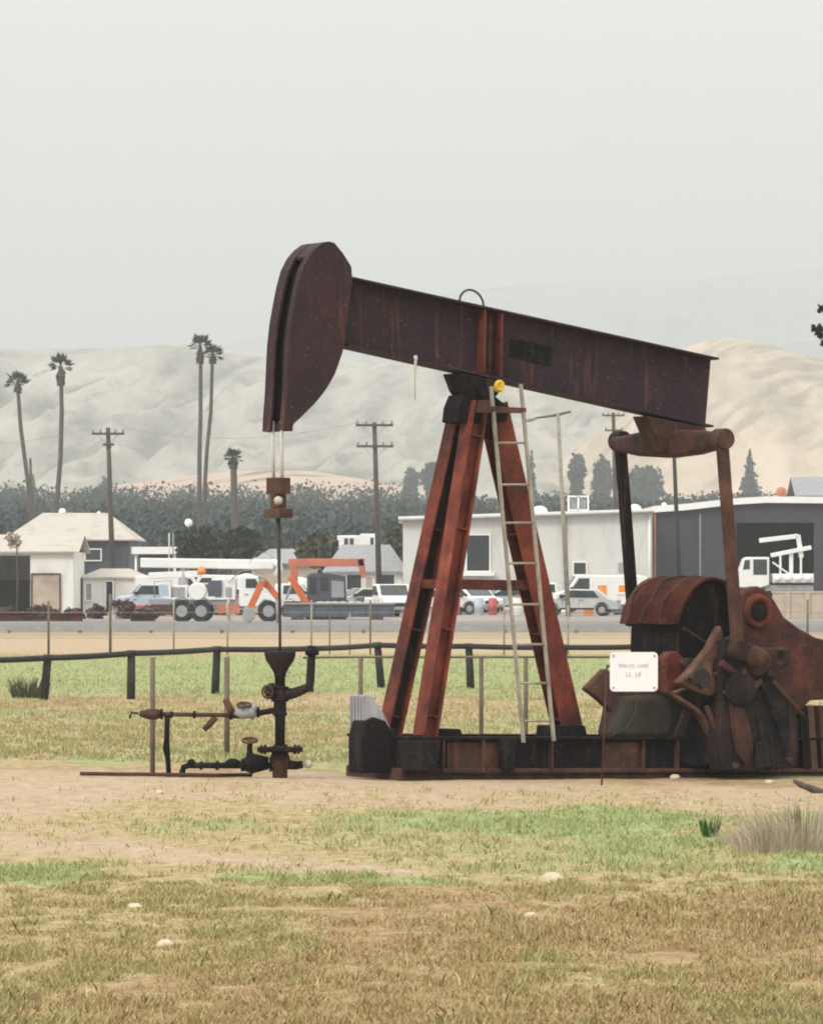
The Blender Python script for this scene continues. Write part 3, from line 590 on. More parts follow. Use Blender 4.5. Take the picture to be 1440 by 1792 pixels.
gr = thing('guardrail', 'low grey guardrail on short posts along the road', 'guardrail', (at(400, 1108, 183).x, 183, 0))
m = MB(); Y = 183
pa, pb = at(-500, 1099, Y), at(2000, 1099, Y); m.obox(pa, pb, (0, 0, .09), (0, .03, 0)); m.obox(pa-V((0, .05, .24)), pb-V((0, .05, .24)), (0, 0, .03), (0, .03, 0)); build(m, 'rail', 'steel', gr)
for x in list(range(-250, 1700, 124)):
    p = at(x+18, 1096, Y); m = MB(); m.box((p.x-.07, Y+.04, -.1), (p.x+.07, Y+.16, p.z)); build(m, 'post', 'greypost', gr)
# ================================================================== BUILDINGS
def gable(m, x0, x1, y0, y1, z0, z1, ov=.25, th=.08, along='x'):
    if along == 'x':
        ym = (y0+y1)/2
        for a, b in ((y0-ov, ym), (y1+ov, ym)):
            za = z0-ov*(z1-z0)/(ym-y0)
            m.prism([(x0-ov, a, za), (x1+ov, a, za), (x1+ov, b, z1), (x0-ov, b, z1)], (0, 0, th))
    else:
        xm = (x0+x1)/2
        for a, b in ((x0-ov, xm), (x1+ov, xm)):
            za = z0-ov*(z1-z0)/(xm-x0)
            m.prism([(a, y0-ov, za), (a, y1+ov, za), (b, y1+ov, z1), (b, y0-ov, z1)], (0, 0, th))
def hip(m, x0, x1, y0, y1, z0, z1, ins, ov=.3):
    x0 -= ov; x1 += ov; y0 -= ov; y1 += ov; ym = (y0+y1)/2
    vs = [(x0, y0, z0), (x1, y0, z0), (x1, y1, z0), (x0, y1, z0), (x0+ins, ym, z1), (x1-ins, ym, z1)]
    m.add(vs+[(x, y, z0-.1) for x, y, z in vs[:4]], [(0, 1, 5, 4), (1, 2, 5), (2, 3, 4, 5), (3, 0, 4), (0, 6, 7, 1), (1, 7, 8, 2), (2, 8, 9, 3), (3, 9, 6, 0), (6, 9, 8, 7)])
def bld(name, label, Y, x0): return thing(name, label, 'building', (x0, Y, 0))
def panel(name, mat, root, x0, y0, x1, y1, Y, d=.06, frame=None):
    a, b = at(x0, y1, Y), at(x1, y0, Y); m = MB(); m.box((a.x, Y-d, a.z), (b.x, Y-.003, b.z)); o = build(m, name, mat, root)
    if frame:
        f = MB(); t = .09
        for q in ((a.x-t, b.z, b.x+t, b.z+t), (a.x-t, a.z-t, b.x+t, a.z), (a.x-t, a.z, a.x, b.z), (b.x, a.z, b.x+t, b.z)):
            f.box((q[0], Y-d-.05, q[1]), (q[2], Y-.004, q[3]))
        build(f, 'frame', frame, o)
    return o
# garage with open bay
Y = 264; a = at(-60, 1080, Y); b = at(128, 966, Y); zt = b.z; xo0, xo1 = at(-20, 0, Y).x, at(53, 0, Y).x; zo = at(0, 972, Y).z
g = bld('garage', 'white garage with a dark open bay and low pale roof', Y, a.x); D = 9
m = MB(); m.box((a.x, Y, 0), (xo0, Y+D, zt)); m.box((xo1, Y, 0), (b.x, Y+.2, zt)); m.box((b.x-.2, Y+.2, 0), (b.x, Y+D, zt)); m.box((xo0, Y+D-.2, 0), (b.x-.2, Y+D-.003, zt)); m.box((xo0, Y, zo), (xo1, Y+.2, zt)); build(m, 'wall', 'white', g)
m = MB(); gable(m, a.x, b.x, Y, Y+D, zt+.02, zt+at(0, 940, Y).z-at(0, 966, Y).z+.1, .35); build(m, 'roof', 'roofwhite', g)
m = MB(); m.box((xo1-2.2, Y+3, 0), (xo1-.3, Y+4.2, 1.9)); build(m, 'workbench', 'opening', g)
panel('door', 'beigewall', g, 57, 1006, 104, 1070, Y, .06, 'tan')
# house with long pale roof
Y = 345; a = at(18, 1056, Y); b = at(226, 945, Y); g = bld('long_house', 'long house with broad cream metal roof and blue grey walls behind the garage', Y, a.x)
m = MB(); m.box((a.x, Y, 0), (b.x, Y+12, b.z)); build(m, 'wall', 'darkblue', g)
m = MB(); hip(m, a.x, b.x, Y, Y+12, b.z+.05, at(0, 903, Y).z+.3, 2.4, .5); ro = build(m, 'roof', 'roofwhite', g)
for x, y, r in ((109, 896, .28), (173, 898, .14)):
    p = at(x, y, Y+6); m = MB(); m.tube([p-V((0, 0, .9)), p], r*.6, 8); m.ball(p, r); build(m, 'vent', 'trim', ro)
m = MB(); p = at(128, 945, Y-1); m.tube([V((p.x, Y-.8, 0)), V((p.x, Y-.8, p.z))], .1, 8); build(m, 'porch_post', 'greypost', g)
panel('window', 'glass', g, 150, 962, 176, 980, Y, .05, 'trim')
# little white shed
Y = 270; a = at(145, 1073, Y); b = at(252, 1010, Y); g = bld('shed', 'small white shed with cream hip roof and narrow dark doorway', Y, a.x)
m = MB(); m.box((a.x, Y, 0), (b.x, Y+3.5, b.z)); build(m, 'wall', 'white', g)
m = MB(); hip(m, a.x, b.x, Y, Y+3.5, b.z, at(0, 995, Y).z, 1.1, .2); build(m, 'roof', 'roofwhite', g)
panel('door', 'opening', g, 186, 1018, 197, 1070, Y, .05, 'trim'); panel('window', 'steel', g, 151, 1022, 160, 1050, Y, .05, 'trim')
m = MB(); p = at(200, 1014, Y); m.box((p.x-.05, Y-.08, 0), (p.x+.05, Y-.0, b.z-.1)); build(m, 'corner_post', 'beigewall', g)
# flat carport
Y = 330; a = at(230, 1060, Y); b = at(313, 957, Y); g = bld('carport', 'low flat carport with thick white fascia beside the dark bush', Y, a.x)
m = MB(); m.box((a.x, Y, b.z-.5), (b.x, Y+6, b.z)); build(m, 'roof', 'trim', g)
m = MB(); m.box((a.x+.2, Y+5.5, 0), (b.x-.2, Y+5.8, b.z-.51)); build(m, 'wall', 'darkblue', g)
for x in (a.x+.3, b.x-.3): m = MB(); m.tube([(x, Y+.3, 0), (x, Y+.3, b.z-.5)], .08, 8); build(m, 'post', 'trim', g)
# grey roofed house
Y = 300; a = at(575, 1066, Y); b = at(704, 1006, Y); b.z = at(0, 1000, Y).z; g = bld('grey_roof_house', 'beige house with grey shingle roof beside the white warehouse', Y, a.x)
m = MB(); m.box((a.x, Y, 0), (b.x, Y+8, b.z)); build(m, 'wall', 'white', g)
m = MB(); hip(m, a.x, b.x, Y, Y+8, b.z, at(0, 958, Y).z+.2, 1.2, .4); build(m, 'roof', 'roofgrey', g)
panel('window', 'glass', g, 607, 1006, 632, 1032, Y, .05, 'trim'); panel('window', 'glass', g, 665, 1006, 690, 1030, Y, .05, 'trim'); panel('door', 'beigewall', g, 640, 1010, 652, 1064, Y, .05, 'trim')
# second grey roof, farther, seen between the boom truck and the excavator
Y = 330; a = at(440, 1060, Y); b = at(560, 985, Y); g = bld('bungalow', 'low bungalow with blue grey roof behind the boom truck', Y, a.x)
m = MB(); m.box((a.x, Y, 0), (b.x, Y+8, b.z)); build(m, 'wall', 'beigewall', g)
m = MB(); hip(m, a.x, b.x, Y, Y+8, b.z, at(0, 960, Y).z, 1.6, .4); build(m, 'roof', 'roofgrey', g)
# white office trailers
for x0, x1, y0, Y, lb in ((590, 632, 937, 380, 'white site trailer with dark windows above the grey roof'), (630, 660, 934, 372, 'white box trailer with one dark door above the grey roof')):
    a, b = at(x0, 990, Y), at(x1, y0, Y); b2 = at(x1, y0+28, Y)
    g = thing('site_trailer', lb, 'trailer', (a.x, Y, 0), 0, 'white site trailers')
    m = MB(); m.box((a.x, Y, .6), (b.x, Y+3, b.z)); build(m, 'body', 'truckwhite', g, bevel=.06)
    if x0 == 590:
        for q in (602, 612): panel('window', 'glass', g, q, 942, q+7, 956, Y, .05, 'trim')
    else: panel('door', 'opening', g, 648, 941, 654, 962, Y, .05, 'trim')
    m = MB(); m.box((a.x+.5, Y+.3, .0), (a.x+1, Y+2.5, .599)); m.box((b.x-1, Y+.3, .0), (b.x-.5, Y+2.5, .599)); build(m, 'support_block', 'steel', g)
# white warehouse
Y = 295; a = at(705, 1068, Y); b = at(1141, 900, Y); zl = at(0, 911, Y).z; zr = at(0, 897, Y).z
g = bld('white_warehouse', 'large white metal warehouse with dark roller door', Y, a.x)
m = MB(); m.prism([(a.x, Y, 0), (b.x, Y, 0), (b.x, Y, zr), (a.x, Y, zl)], (0, 18, 0)); build(m, 'wall', 'wall_corr', g)
m = MB(); m.prism([(a.x-.3, Y-.35, zl+.003), (b.x+.1, Y-.35, zr+.003), (b.x+.1, Y-.35, zr+.25), (a.x-.3, Y-.35, zl+.25)], (0, 18.6, 0)); ro = build(m, 'roof', 'trim', g)
m = MB(); m.tube([(a.x-.3, Y-.46, zl+.02), (b.x+.1, Y-.46, zr+.02)], .09, 8); build(m, 'gutter', 'steel', ro)
panel('roller_door', 'opening', g, 817, 937, 856, 999, Y, .06, 'trim'); p0, p1 = at(800, 1008, Y), at(865, 1001, Y)
m = MB(); m.box((p0.x, Y-.6, p0.z), (p1.x, Y-.004, p1.z)); build(m, 'canopy_ledge', 'trim', g)
panel('window', 'glass', g, 1004, 985, 1025, 1005, Y, .05, 'trim'); panel('vent', 'steel', g, 1082, 985, 1096, 1002, Y, .05)
for x in (990, 1136):
    p = at(x, 900, Y); m = MB(); m.tube([(p.x, Y-.08, 0), (p.x, Y-.08, zr-.05)], .07, 8); build(m, 'downpipe', 'trim' if x > 1000 else 'steel', g)
for x, y, rx in ((944, 892, .52), (1111, 889, .42)):
    p = at(x, y, Y+4); m = MB(); m.ball((p.x, Y+4, p.z-.1), (rx, rx, .35)); m.tube([(p.x, Y+4, p.z-.8), (p.x, Y+4, p.z-.2)], rx*.7, 10); build(m, 'roof_vent', 'trim', ro)
p = at(1011, 880, Y+3); m = MB(); m.box((p.x-.5, Y+2.4, p.z-.4), (p.x-.06, Y+3.5, p.z+.35)); m.box((p.x+.06, Y+2.4, p.z-.4), (p.x+.5, Y+3.5, p.z+.35)); ac = build(m, 'cooler_unit', 'roofgrey', ro)
m = MB()
for q in (-.62, -.0, .62): m.box((p.x+q-.05, Y+2.2, p.z-.9), (p.x+q+.05, Y+2.3, p.z+.46))
m.box((p.x-.57, Y+2.2, p.z+.36), (p.x+.57, Y+2.3, p.z+.44)); m.box((p.x-.57, Y+2.2, p.z-.5), (p.x+.57, Y+2.3, p.z-.42)); build(m, 'unit_frame', 'trim', ac)
# slate warehouse
Y = 310; a = at(1143, 1064, Y); b = at(1600, 880, Y); g = bld('slate_warehouse', 'slate grey metal warehouse with white roof edge behind the crane truck', Y, a.x)
tp = [(1143, 897), (1200, 893), (1260, 886), (1275, 884), (1340, 880), (1440, 881), (1600, 886)]
zs = [(at(x, y, Y).x, at(x, y, Y).z) for x, y in tp]
xo0, xo1, zo = at(1288, 0, Y).x, at(1424, 0, Y).x, at(0, 915, Y).z
def seg_wall(x0, x1, z0):
    ps = [(x, z) for x, z in zs if x0 < x < x1]
    f = lambda q: np.interp(q, [z[0] for z in zs], [z[1] for z in zs])
    return [(x0, Y, z0), (x1, Y, z0), (x1, Y, f(x1))]+[(x, Y, z) for x, z in ps[::-1]]+[(x0, Y, f(x0))]
m = MB(); m.prism(seg_wall(a.x, xo0, 0), (0, .25, 0)); m.prism(seg_wall(xo1, b.x, 0), (0, .25, 0)); m.prism(seg_wall(xo0, xo1, zo), (0, .25, 0))
m.box((a.x, Y+.25, 0), (a.x+.25, Y+16, zs[0][1])); m.box((b.x-.25, Y+.25, 0), (b.x, Y+16, zs[-1][1])); m.box((a.x+.25, Y+15.7, 0), (b.x-.25, Y+16, zs[0][1]-.1)); build(m, 'wall', 'darkwall', g)
m = MB(); m.strip([V((x, Y-.4, z+.004)) for x, z in zs], V((0, 16.8, 0)), [V((0, 0, .42))]*len(zs)); ro = build(m, 'roof', 'trim', g)
for x in (1146, 1225): 
    p = at(x, 900, Y); m = MB(); m.box((p.x-.06, Y-.07, 0), (p.x+.06, Y-.003, zs[0][1]-.1)); build(m, 'wall_trim', 'redfade' if x == 1146 else 'greypost', g)
for x, y, r in ((1162, 884, .14), (1340, 876, .1)):
    p = at(x, y, Y+3); m = MB(); m.ball(p, r*1.3); m.tube([p-V((0, 0, 1.2)), p], r*.7, 8); build(m, 'roof_vent', 'trim', ro)
p = at(1367, 861, Y+5); m = MB(); m.ball(p, .36); m.tube([p-V((0, 0, .95)), p], .12, 8); build(m, 'roof_ventilator', 'redfade', ro)
Y = 420; a = at(1398, 1048, Y); b = at(1520, 866, Y); g = bld('far_gable_house', 'pale gabled house far behind the slate warehouse roof', Y, a.x)
m = MB(); m.box((a.x, Y, 0), (b.x, Y+9, b.z)); build(m, 'wall', 'beigewall', g)
m = MB(); gable(m, a.x, b.x, Y, Y+9, b.z, b.z+1.6, .4); build(m, 'roof', 'roofgrey', g)
# low yard wall at the far end of the yard
Y = 240; a, b = at(1352, 1082, Y), at(1520, 1038, Y); m = MB(); m.box((a.x, Y, 0), (b.x, Y+.25, b.z)); m.box((a.x-.05, Y-.05, b.z+.003), (b.x, Y+.3, b.z+.1))
for x in (1378, 1413, 1450): p = at(x, 0, Y); m.box((p.x-.12, Y-.08, 0), (p.x+.12, Y-.003, b.z-.01))
yw = build(m, 'yard_wall', 'beigewall', None, loc=(a.x, Y, 0)); tag(yw, 'low beige block wall below the crane truck', 'wall')
# ================================================================== POLES
def pole(label, x0, y0, x1, y1, Y, arms, r=.15, name='utility_pole', mat='wood', group='wooden utility poles', cat='utility pole'):
    t, b = at(x0, y0, Y), at(x1, y1, Y); b = b+(b-t)*.6 if b.z > 0 else b; s = (b.z+.3)/(t.z-b.z) if b.z > 0 else 0
    base = at(x1, y1, Y); k = (t.z+.2)/max(.1, (t.z-base.z)); bot = t+(base-t)*k
    g = thing(name, label, cat, (bot.x, Y, 0), 0, group); m = MB(); m.tube([bot, t], [r*1.15, r*.8], 10); build(m, 'pole', mat, g)
    for y, hw_, ins in arms:
        f = (at(0, y, Y).z-bot.z)/(t.z-bot.z); c = bot.lerp(t, f); m = MB(); m.box((c.x-hw_, Y-.22, c.z-.07), (c.x+hw_, Y-.12, c.z+.07)); o = build(m, 'crossarm', mat, g)
        for q in (ins or []):
            m = MB(); m.tube([(c.x+q*hw_, Y-.17, c.z+.07), (c.x+q*hw_, Y-.17, c.z+.2), (c.x+q*hw_, Y-.17, c.z+.3)], [.04, .09, .05], 8); build(m, 'insulator', 'steel', o)
        m = MB(); m.tube([(c.x-hw_*.6, Y-.1, c.z-.05), (c.x, Y-.1, c.z-.75), (c.x+hw_*.6, Y-.1, c.z-.05)], .025, 6); build(m, 'arm_brace', 'steel', o)
    return g, t
I = [-.92, -.45, .45, .92]
g1, t1 = pole('wooden utility pole with one long crossarm between the shed and the long house', 189, 748, 197, 1005, 290, [(759, 1.0, I), (778, .35, [])], .17)
g2, t2 = pole('tallest wooden utility pole with two crossarms beside the grey roofed house', 655, 739, 663, 1012, 282, [(744, 1.12, I), (781, 1.1, I)], .17)
g3, t3 = pole('slimmer utility pole with two crossarms rising behind the white warehouse', 1073, 722, 1077, 890, 400, [(727, .95, I), (753, .75, [-.9, .9])], .2)
pole('short bare pole beside the leaning palm trunk', 53, 802, 56, 900, 430, [], .15)
pole('dark bare post in front of the slate warehouse', 1179, 786, 1188, 1006, 255, [], .13, 'steel_post', 'railpost', None, 'post')
Y = 250; t = at(976, 722, Y); b = at(992, 1032, Y); k = (t.z+.1)/(t.z-b.z); bot = t+(b-t)*k
g = thing('light_pole', 'thin tan yard light pole with one long side arm before the white warehouse', 'light pole', (bot.x, Y, 0)); m = MB(); m.tube([bot, t], [.14, .10], 10); build(m, 'pole', 'ladder', g)
m = MB(); m.tube([at(926, 733, Y), at(975, 726, Y), at(999, 720, Y)], [.05, .08, .06], 8); o = build(m, 'side_arm', 'fencepost', g)
m = MB(); m.tube([at(916, 736, Y), at(926, 734, Y), at(938, 732, Y)], [.07, .14, .08], 8); build(m, 'lamp_head', 'steel', o)
Y = 335; p = at(330, 915, Y); g = thing('globe_lamp', 'white globe on a thin pole beside the dark bush', 'lamp', (p.x, Y, 0)); m = MB(); m.tube([(p.x, Y, 0), p], .06, 8); build(m, 'pole', 'steel', g); m = MB(); m.ball(p, .29); build(m, 'globe', 'trim', g)
Y = 320
for x, lb in ((296, 'thin pale pipe on the carport edge'), (303, 'thin dark pipe beside the pale one at the carport')):
    p = at(x, 933, Y); m = MB(); m.tube([(p.x, Y, 0), p], .05, 8); tag(build(m, 'standpipe', 'cable' if x < 300 else 'greypost', None, loc=(p.x, Y, 0)), lb, 'pipe')
# wires between poles
def wire(label, a, b, sag, r=.012):
    m = MB(); n = 16
    m.tube([a.lerp(b, i/n)-V((0, 0, sag*4*(i/n)*(1-i/n))) for i in range(n+1)], r, 5); tag(build(m, 'power_line', 'greypost', None, loc=a), label, 'power line', 'power lines')
q = V((-1.0*.92, -.17, .3))
wire('sagging power line from the one-arm pole out of frame', V((t1.x-.9, 290, t1.z)), V((t1.x-16, 330, t1.z+.3)), .6)
wire('longest power line between the one-arm pole and the tallest pole', V((t1.x+.9, 290, t1.z)), V((t2.x-1.0, 282, t2.z)), .8)
# ================================================================== VEHICLES
def wheel(m_root, x, y, r, w=.25, loc=True, side=-1, rimmat='steel'):
    m = MB(); m.tube([(x, y-w/2, r), (x, y-w*.45, r), (x, y+w*.45, r), (x, y+w/2, r)], [r*.9, r, r, r*.9], 20)
    m.v = [tuple(v) for v in m.v]; o = build(m, 'wheel', 'tyre', m_root, local=True)
    m = MB(); m.tube([(x, y+side*w/2-side*.03, r), (x, y+side*(w/2+.012), r)], [r*.58, r*.5], 16); build(m, 'rim', rimmat, o, local=True)
    return o
def car(name, label, px, py, Yc, heading, mat, kind='sedan', group='vehicles parked in the yard', length=4.4):
    p = at(px, py, Yc); g = thing(name, label, {'sedan': 'car', 'pickup': 'pickup truck', 'van': 'van'}[kind], (p.x, Yc, 0), R(heading), group); h = length/2; W_ = .86
    pr = {'sedan': [(-h, .35), (-h, .85), (-h+.55, .95), (-h+1.15, 1.42), (.35, 1.45), (1.15, .98), (h-.2, .85), (h, .6), (h, .35)],
          'pickup': [(-h, .45), (-h, 1.0), (-.45, 1.0), (-.35, 1.72), (.75, 1.72), (1.25, 1.12), (h-.1, 1.02), (h, .8), (h, .45)],
          'van': [(-h, .4), (-h, 2.15), (h-1.3, 2.2), (h-.7, 1.3), (h-.05, 1.1), (h, .4)]}[kind]
    m = MB(); m.prism([(x, -W_, z) for x, z in pr], (0, 2*W_, 0)); build(m, 'body', mat, g, local=True, bevel=.06)
    win = {'sedan': [(-h+1.0, .98), (-h+1.3, 1.36), (.3, 1.38), (.95, 1.0)], 'pickup': [(-.28, 1.14), (-.24, 1.62), (.7, 1.62), (1.05, 1.16)], 'van': [(h-2.0, 1.3), (h-2.0, 2.0), (h-1.4, 2.0), (h-.95, 1.32)]}[kind]
    for s_ in (-1, 1):
        m = MB(); m.prism([(x, s_*W_, z) for x, z in win], (0, s_*.02, 0)); build(m, 'window', 'glass', g, local=True)
    ws = {'sedan': [(.42, 1.41), (1.08, 1.0)], 'pickup': [(.81, 1.66), (1.24, 1.16)], 'van': [(h-1.27, 2.1), (h-.74, 1.36)]}[kind]
    (xa, za), (xb, zb) = ws; m = MB(); m.prism([(xa+.02, -.72, za), (xa+.02, .72, za), (xb+.02, .72, zb), (xb+.02, -.72, zb)], (.03, 0, .02)); build(m, 'windscreen', 'glass', g, local=True)
    for y in (-.62, .62):
        m = MB(); m.box((h-.02, y-.16, .62), (h+.02, y+.16, .78)); build(m, 'headlight', 'trim', g, local=True)
        m = MB(); m.box((-h-.02, y-.1, .68), (-h+.02, y+.1, .86)); build(m, 'tail_light', 'redlamp', g, local=True)
    for sgn in (-1, 1):
        m = MB(); m.box((sgn*h-.07, -.84, .36), (sgn*h+.07, .84, .52)); build(m, 'bumper', 'steel', g, local=True, bevel=.03)
        m = MB(); m.box((-h+1.3, sgn*.845, .34), (h-1.3, sgn*.875, .44)); build(m, 'sill', 'tyre', g, local=True)
        m = MB(); m.box((xb-.35, sgn*.86, zb-.02), (xb-.15, sgn*1.02, zb+.14)); build(m, 'mirror', 'tyre', g, local=True, bevel=.03)
        for dx_ in (xa-.55, xa+.35): m = MB(); m.box((dx_, sgn*.855, .48), (dx_+.02, sgn*.868, .92)); m.box((dx_-.2, sgn*.855, .84), (dx_-.06, sgn*.885, .88)); build(m, 'door_seam', 'tyre', g, local=True)
        for wx in (-h+.85, h-.85): m = MB(); m.strip([V((wx+.42*math.cos(a_), sgn*.80, .34+.42*math.sin(a_))) for a_ in np.linspace(0, math.pi, 9)], V((0, sgn*.075, 0)), [V((0, 0, -.07))]*9); build(m, 'wheel_arch', 'tyre', g, local=True)
    m = MB(); m.box((h-.03, -.42, .55), (h+.03, .42, .74)); build(m, 'grille', 'tyre', g, local=True)
    for x in (-h+.85, h-.85):
        for s_ in (-1, 1): wheel(g, x, s_*.76, .34, .22, side=s_)
    return g
car('parked_car', 'pale car half hidden between the garage and the shed', 131, 1066, 278, 75, 'truckwhite')
car('pickup_truck', 'white pickup facing the road beside the navy container', 682, 1080, 250, -78, 'truckwhite', 'pickup', length=5.2)
car('parked_car', 'white car under the red cross brace of the pumpjack', 826, 1072, 270, -60, 'truckwhite')
car('parked_car', 'pale blue car behind the pumpjack ladder', 880, 1070, 274, 200, 'carpale')
car('parked_car', 'dull red car between the white car and the pale blue car', 852, 1072, 286, 80, 'carred')
car('delivery_van', 'white van with orange panels in front of the white warehouse', 1046, 1074, 272, 185, 'truckwhite', 'van', length=5.2)
car('parked_car', 'silver car in front of the white van', 1012, 1078, 254, 172, 'cargrey')
car('parked_car', 'white car beside the pitman arm near the warehouse corner', 1098, 1072, 276, 190, 'truckwhite')
vn = [o for o in col.objects if o.name.startswith('delivery_van')][0]
for x in (-1.6, -.4):
    m = MB(); m.box((x, .862, 1.0), (x+.5, .885, 1.6)); build(m, 'orange_panel', 'amber', vn, local=True)
for x, y, r, mt, lb in ((795, 1066, .3, 'carred', 'red drum beside the near red leg'), (838, 1070, .26, 'carpale', 'blue drum in front of the parked cars'), (905, 1066, .34, 'truckwhite', 'white drum beside the ladder foot'), (862, 1074, .24, 'carred', 'red drum in front of the pale blue car'), (1030, 1074, .26, 'amber', 'orange drum in front of the white van')):
    Y = 258; p = at(x, y, Y); m = MB(); m.tube([(p.x, Y, 0), (p.x, Y, .3), (p.x, Y, .32), (p.x, Y, .6), (p.x, Y, .62), (p.x, Y, .95)], [r, r, r*1.06, r*1.06, r, r], 14); tag(build(m, 'steel_drum', mt, None, loc=(p.x, Y, 0), bevel=.01), lb, 'drum', 'drums in the yard')
for a_ in (('delivery_van', 'white van behind the hose reel of the boom truck', 306, 1068, 262, 8, 'truckwhite', 'van'), ('pickup_truck', 'pale blue pickup between the shed and the boom truck', 276, 1070, 256, 170, 'carpale', 'pickup'), ('parked_car', 'white car behind the boom truck cab', 412, 1068, 268, 185, 'truckwhite'), ('pickup_truck', 'white pickup behind the folded orange arm', 498, 1068, 262, 14, 'truckwhite', 'pickup'), ('parked_car', 'silver car between the excavator and the white pickup', 636, 1070, 268, 200, 'cargrey'), ('parked_car', 'pale car behind the near red leg of the pumpjack', 772, 1070, 262, 20, 'truckwhite'), ('parked_car', 'red car at the foot of the roller door', 810, 1068, 282, 178, 'carred'), ('pickup_truck', 'white pickup by the warehouse wall behind the ladder', 960, 1068, 284, 186, 'truckwhite', 'pickup'), ('parked_car', 'pale blue car by the corner of the white warehouse', 1130, 1070, 262, 176, 'carpale')):
    car(*a_)
for a_ in (('delivery_van', 'white van with its nose behind the shed corner', 222, 1066, 292, 4, 'truckwhite', 'van'), ('delivery_van', 'white van behind the tool locker of the boom truck', 376, 1064, 288, 182, 'truckwhite', 'van'), ('pickup_truck', 'silver pickup behind the amber beacon of the boom truck', 342, 1066, 278, 10, 'cargrey', 'pickup'), ('parked_car', 'pale car behind the navy container end', 690, 1064, 290, 90, 'carpale'), ('pickup_truck', 'silver pickup half hidden by the excavator cab', 560, 1064, 276, 176, 'cargrey', 'pickup')):
    car(*a_)
for x, y, r, hh_, lb in ((290, 1034, .62, 1.5, 'white water tank on legs behind the pale blue pickup'), (432, 1030, .5, 1.6, 'white upright tank behind the boom truck cab'), (522, 1036, .55, 1.4, 'white tank between the orange arms'), (1118, 1034, .5, 1.5, 'white upright tank by the warehouse corner')):
    Yc = 272; p = at(x, y, Yc); g = thing('water_tank', lb, 'tank', (p.x, Yc, 0), 0, 'white tanks in the yard')
    m = MB(); m.tube([(0, 0, .5), (0, 0, .52), (0, 0, .5+hh_), (0, 0, .6+hh_), (0, 0, .68+hh_)], [r*.96, r, r, r*.8, r*.15], 18); build(m, 'shell', 'truckwhite', g, local=True)
    m = MB()
    for k in range(4): m.tube([(r*.7*math.cos(k*1.57+.8), r*.7*math.sin(k*1.57+.8), 0), (r*.7*math.cos(k*1.57+.8), r*.7*math.sin(k*1.57+.8), .5)], .05, 6)
    build(m, 'stand', 'steel', g, local=True)
    m = MB(); m.tube([(r*.5, -r*1.0, .7), (r*.5, -r*1.05, .3), (r*.5, -r*1.05, .1)], .04, 6); build(m, 'outlet_pipe', 'steel', g, local=True)
cl = random.Random(8); kinds = [('timber_crate', 'beigewall'), ('timber_crate', 'roofgrey'), ('timber_crate', 'white')]
spots_ = [(262, 'beside the shed wall'), (288, 'under the end of the white boom'), (368, 'between the boom truck tyres and its cab'), (404, 'by the boom truck outrigger'), (452, 'behind the folded orange arm'), (520, 'under the orange boom'), (616, 'right behind the excavator cab'), (652, 'at the window of the grey roofed house'), (700, 'at the corner of the white warehouse'), (788, 'between the two red legs of the pumpjack'), (918, 'just beside the ladder rail'), (976, 'at the foot of the tan light pole'), (1068, 'behind the white van'), (1098, 'under the small vent of the warehouse')]
for i, (x, wh_) in enumerate(spots_):
    Yc = 254+cl.uniform(-5, 18); p = at(x, 0, Yc); w_, h_, d_ = cl.uniform(.35, .8), cl.uniform(.5, 1.3), .5; mt = cl.choice(['beigewall', 'roofgrey', 'white', 'brown', 'bluecont', 'redfade'])
    nm = {'beigewall': 'beige', 'roofgrey': 'grey', 'white': 'white', 'brown': 'brown', 'bluecont': 'navy', 'redfade': 'faded red'}[mt]
    m = MB(); m.box((-w_, -d_, 0.1), (w_, d_, h_))
    for sx_ in (-w_, 0, w_): m.box((sx_-.05, -d_-.04, .1), (sx_+.05, -d_-.002, h_+.03))
    for z_ in (.15, h_-.06): m.box((-w_-.05, -d_-.07, z_-.05), (w_+.05, -d_-.042, z_+.05))
    for sx_ in (-w_*.8, w_*.8): m.box((sx_-.08, -d_, 0), (sx_+.08, d_, .098))
    o = build(m, 'pallet_crate', mt, None, loc=(p.x, Yc, 0), local=True, bevel=.01); o.rotation_euler = (0, 0, cl.uniform(-.4, .4)); tag(o, nm+' crate '+wh_, 'crate', 'crates in the yard')
# boom truck
Y = 222; S = Y/F; ox = at(258, 0, Y).x
bt = thing('boom_truck', 'white utility boom truck with long folded boom and amber beacon', 'truck', (ox, Y, 0))
def bx(m, x0, y0, x1, y1, d0, d1):        # box from pixel extents on the vehicle's near side
    a, b = at(x0, y1, Y), at(x1, y0, Y); return m.box((a.x, Y+d0, a.z), (b.x, Y+d1, b.z))
m = MB(); bx(m, 262, 1049, 482, 1058, .1, 2.0); build(m, 'chassis', 'steel', bt)
m = MB(); m.prism([at(x, y, Y) for x, y in ((418, 1056), (418, 1010), (424, 1006), (450, 1008), (464, 1030), (486, 1036), (492, 1046), (492, 1064), (478, 1064), (472, 1052), (462, 1050), (452, 1062), (420, 1062))], (0, 2.2, 0)); cb_ = build(m, 'cab', 'truckwhite', bt, bevel=.06)
m = MB(); m.prism([at(x, y, Y) for x, y in ((430, 1013), (447, 1013), (456, 1029), (430, 1029))], (0, -.02, 0)); build(m, 'window', 'glass', cb_)
m = MB(); m.prism([at(x, y, Y)+V((0, .2, 0)) for x, y in ((452, 1010), (466, 1030), (467.5, 1029), (453.5, 1009))], (0, 1.8, 0)); build(m, 'windscreen', 'glass', cb_)
m = MB(); bx(m, 480, 1048, 494, 1060, .15, 2.05); build(m, 'bumper', 'trim', bt)
m = MB(); p = at(491, 1043, Y); m.tube([(p.x-.1, Y-.02, p.z), (p.x-.1, Y+.18, p.z)], .12, 10); build(m, 'headlight', 'cable', cb_)
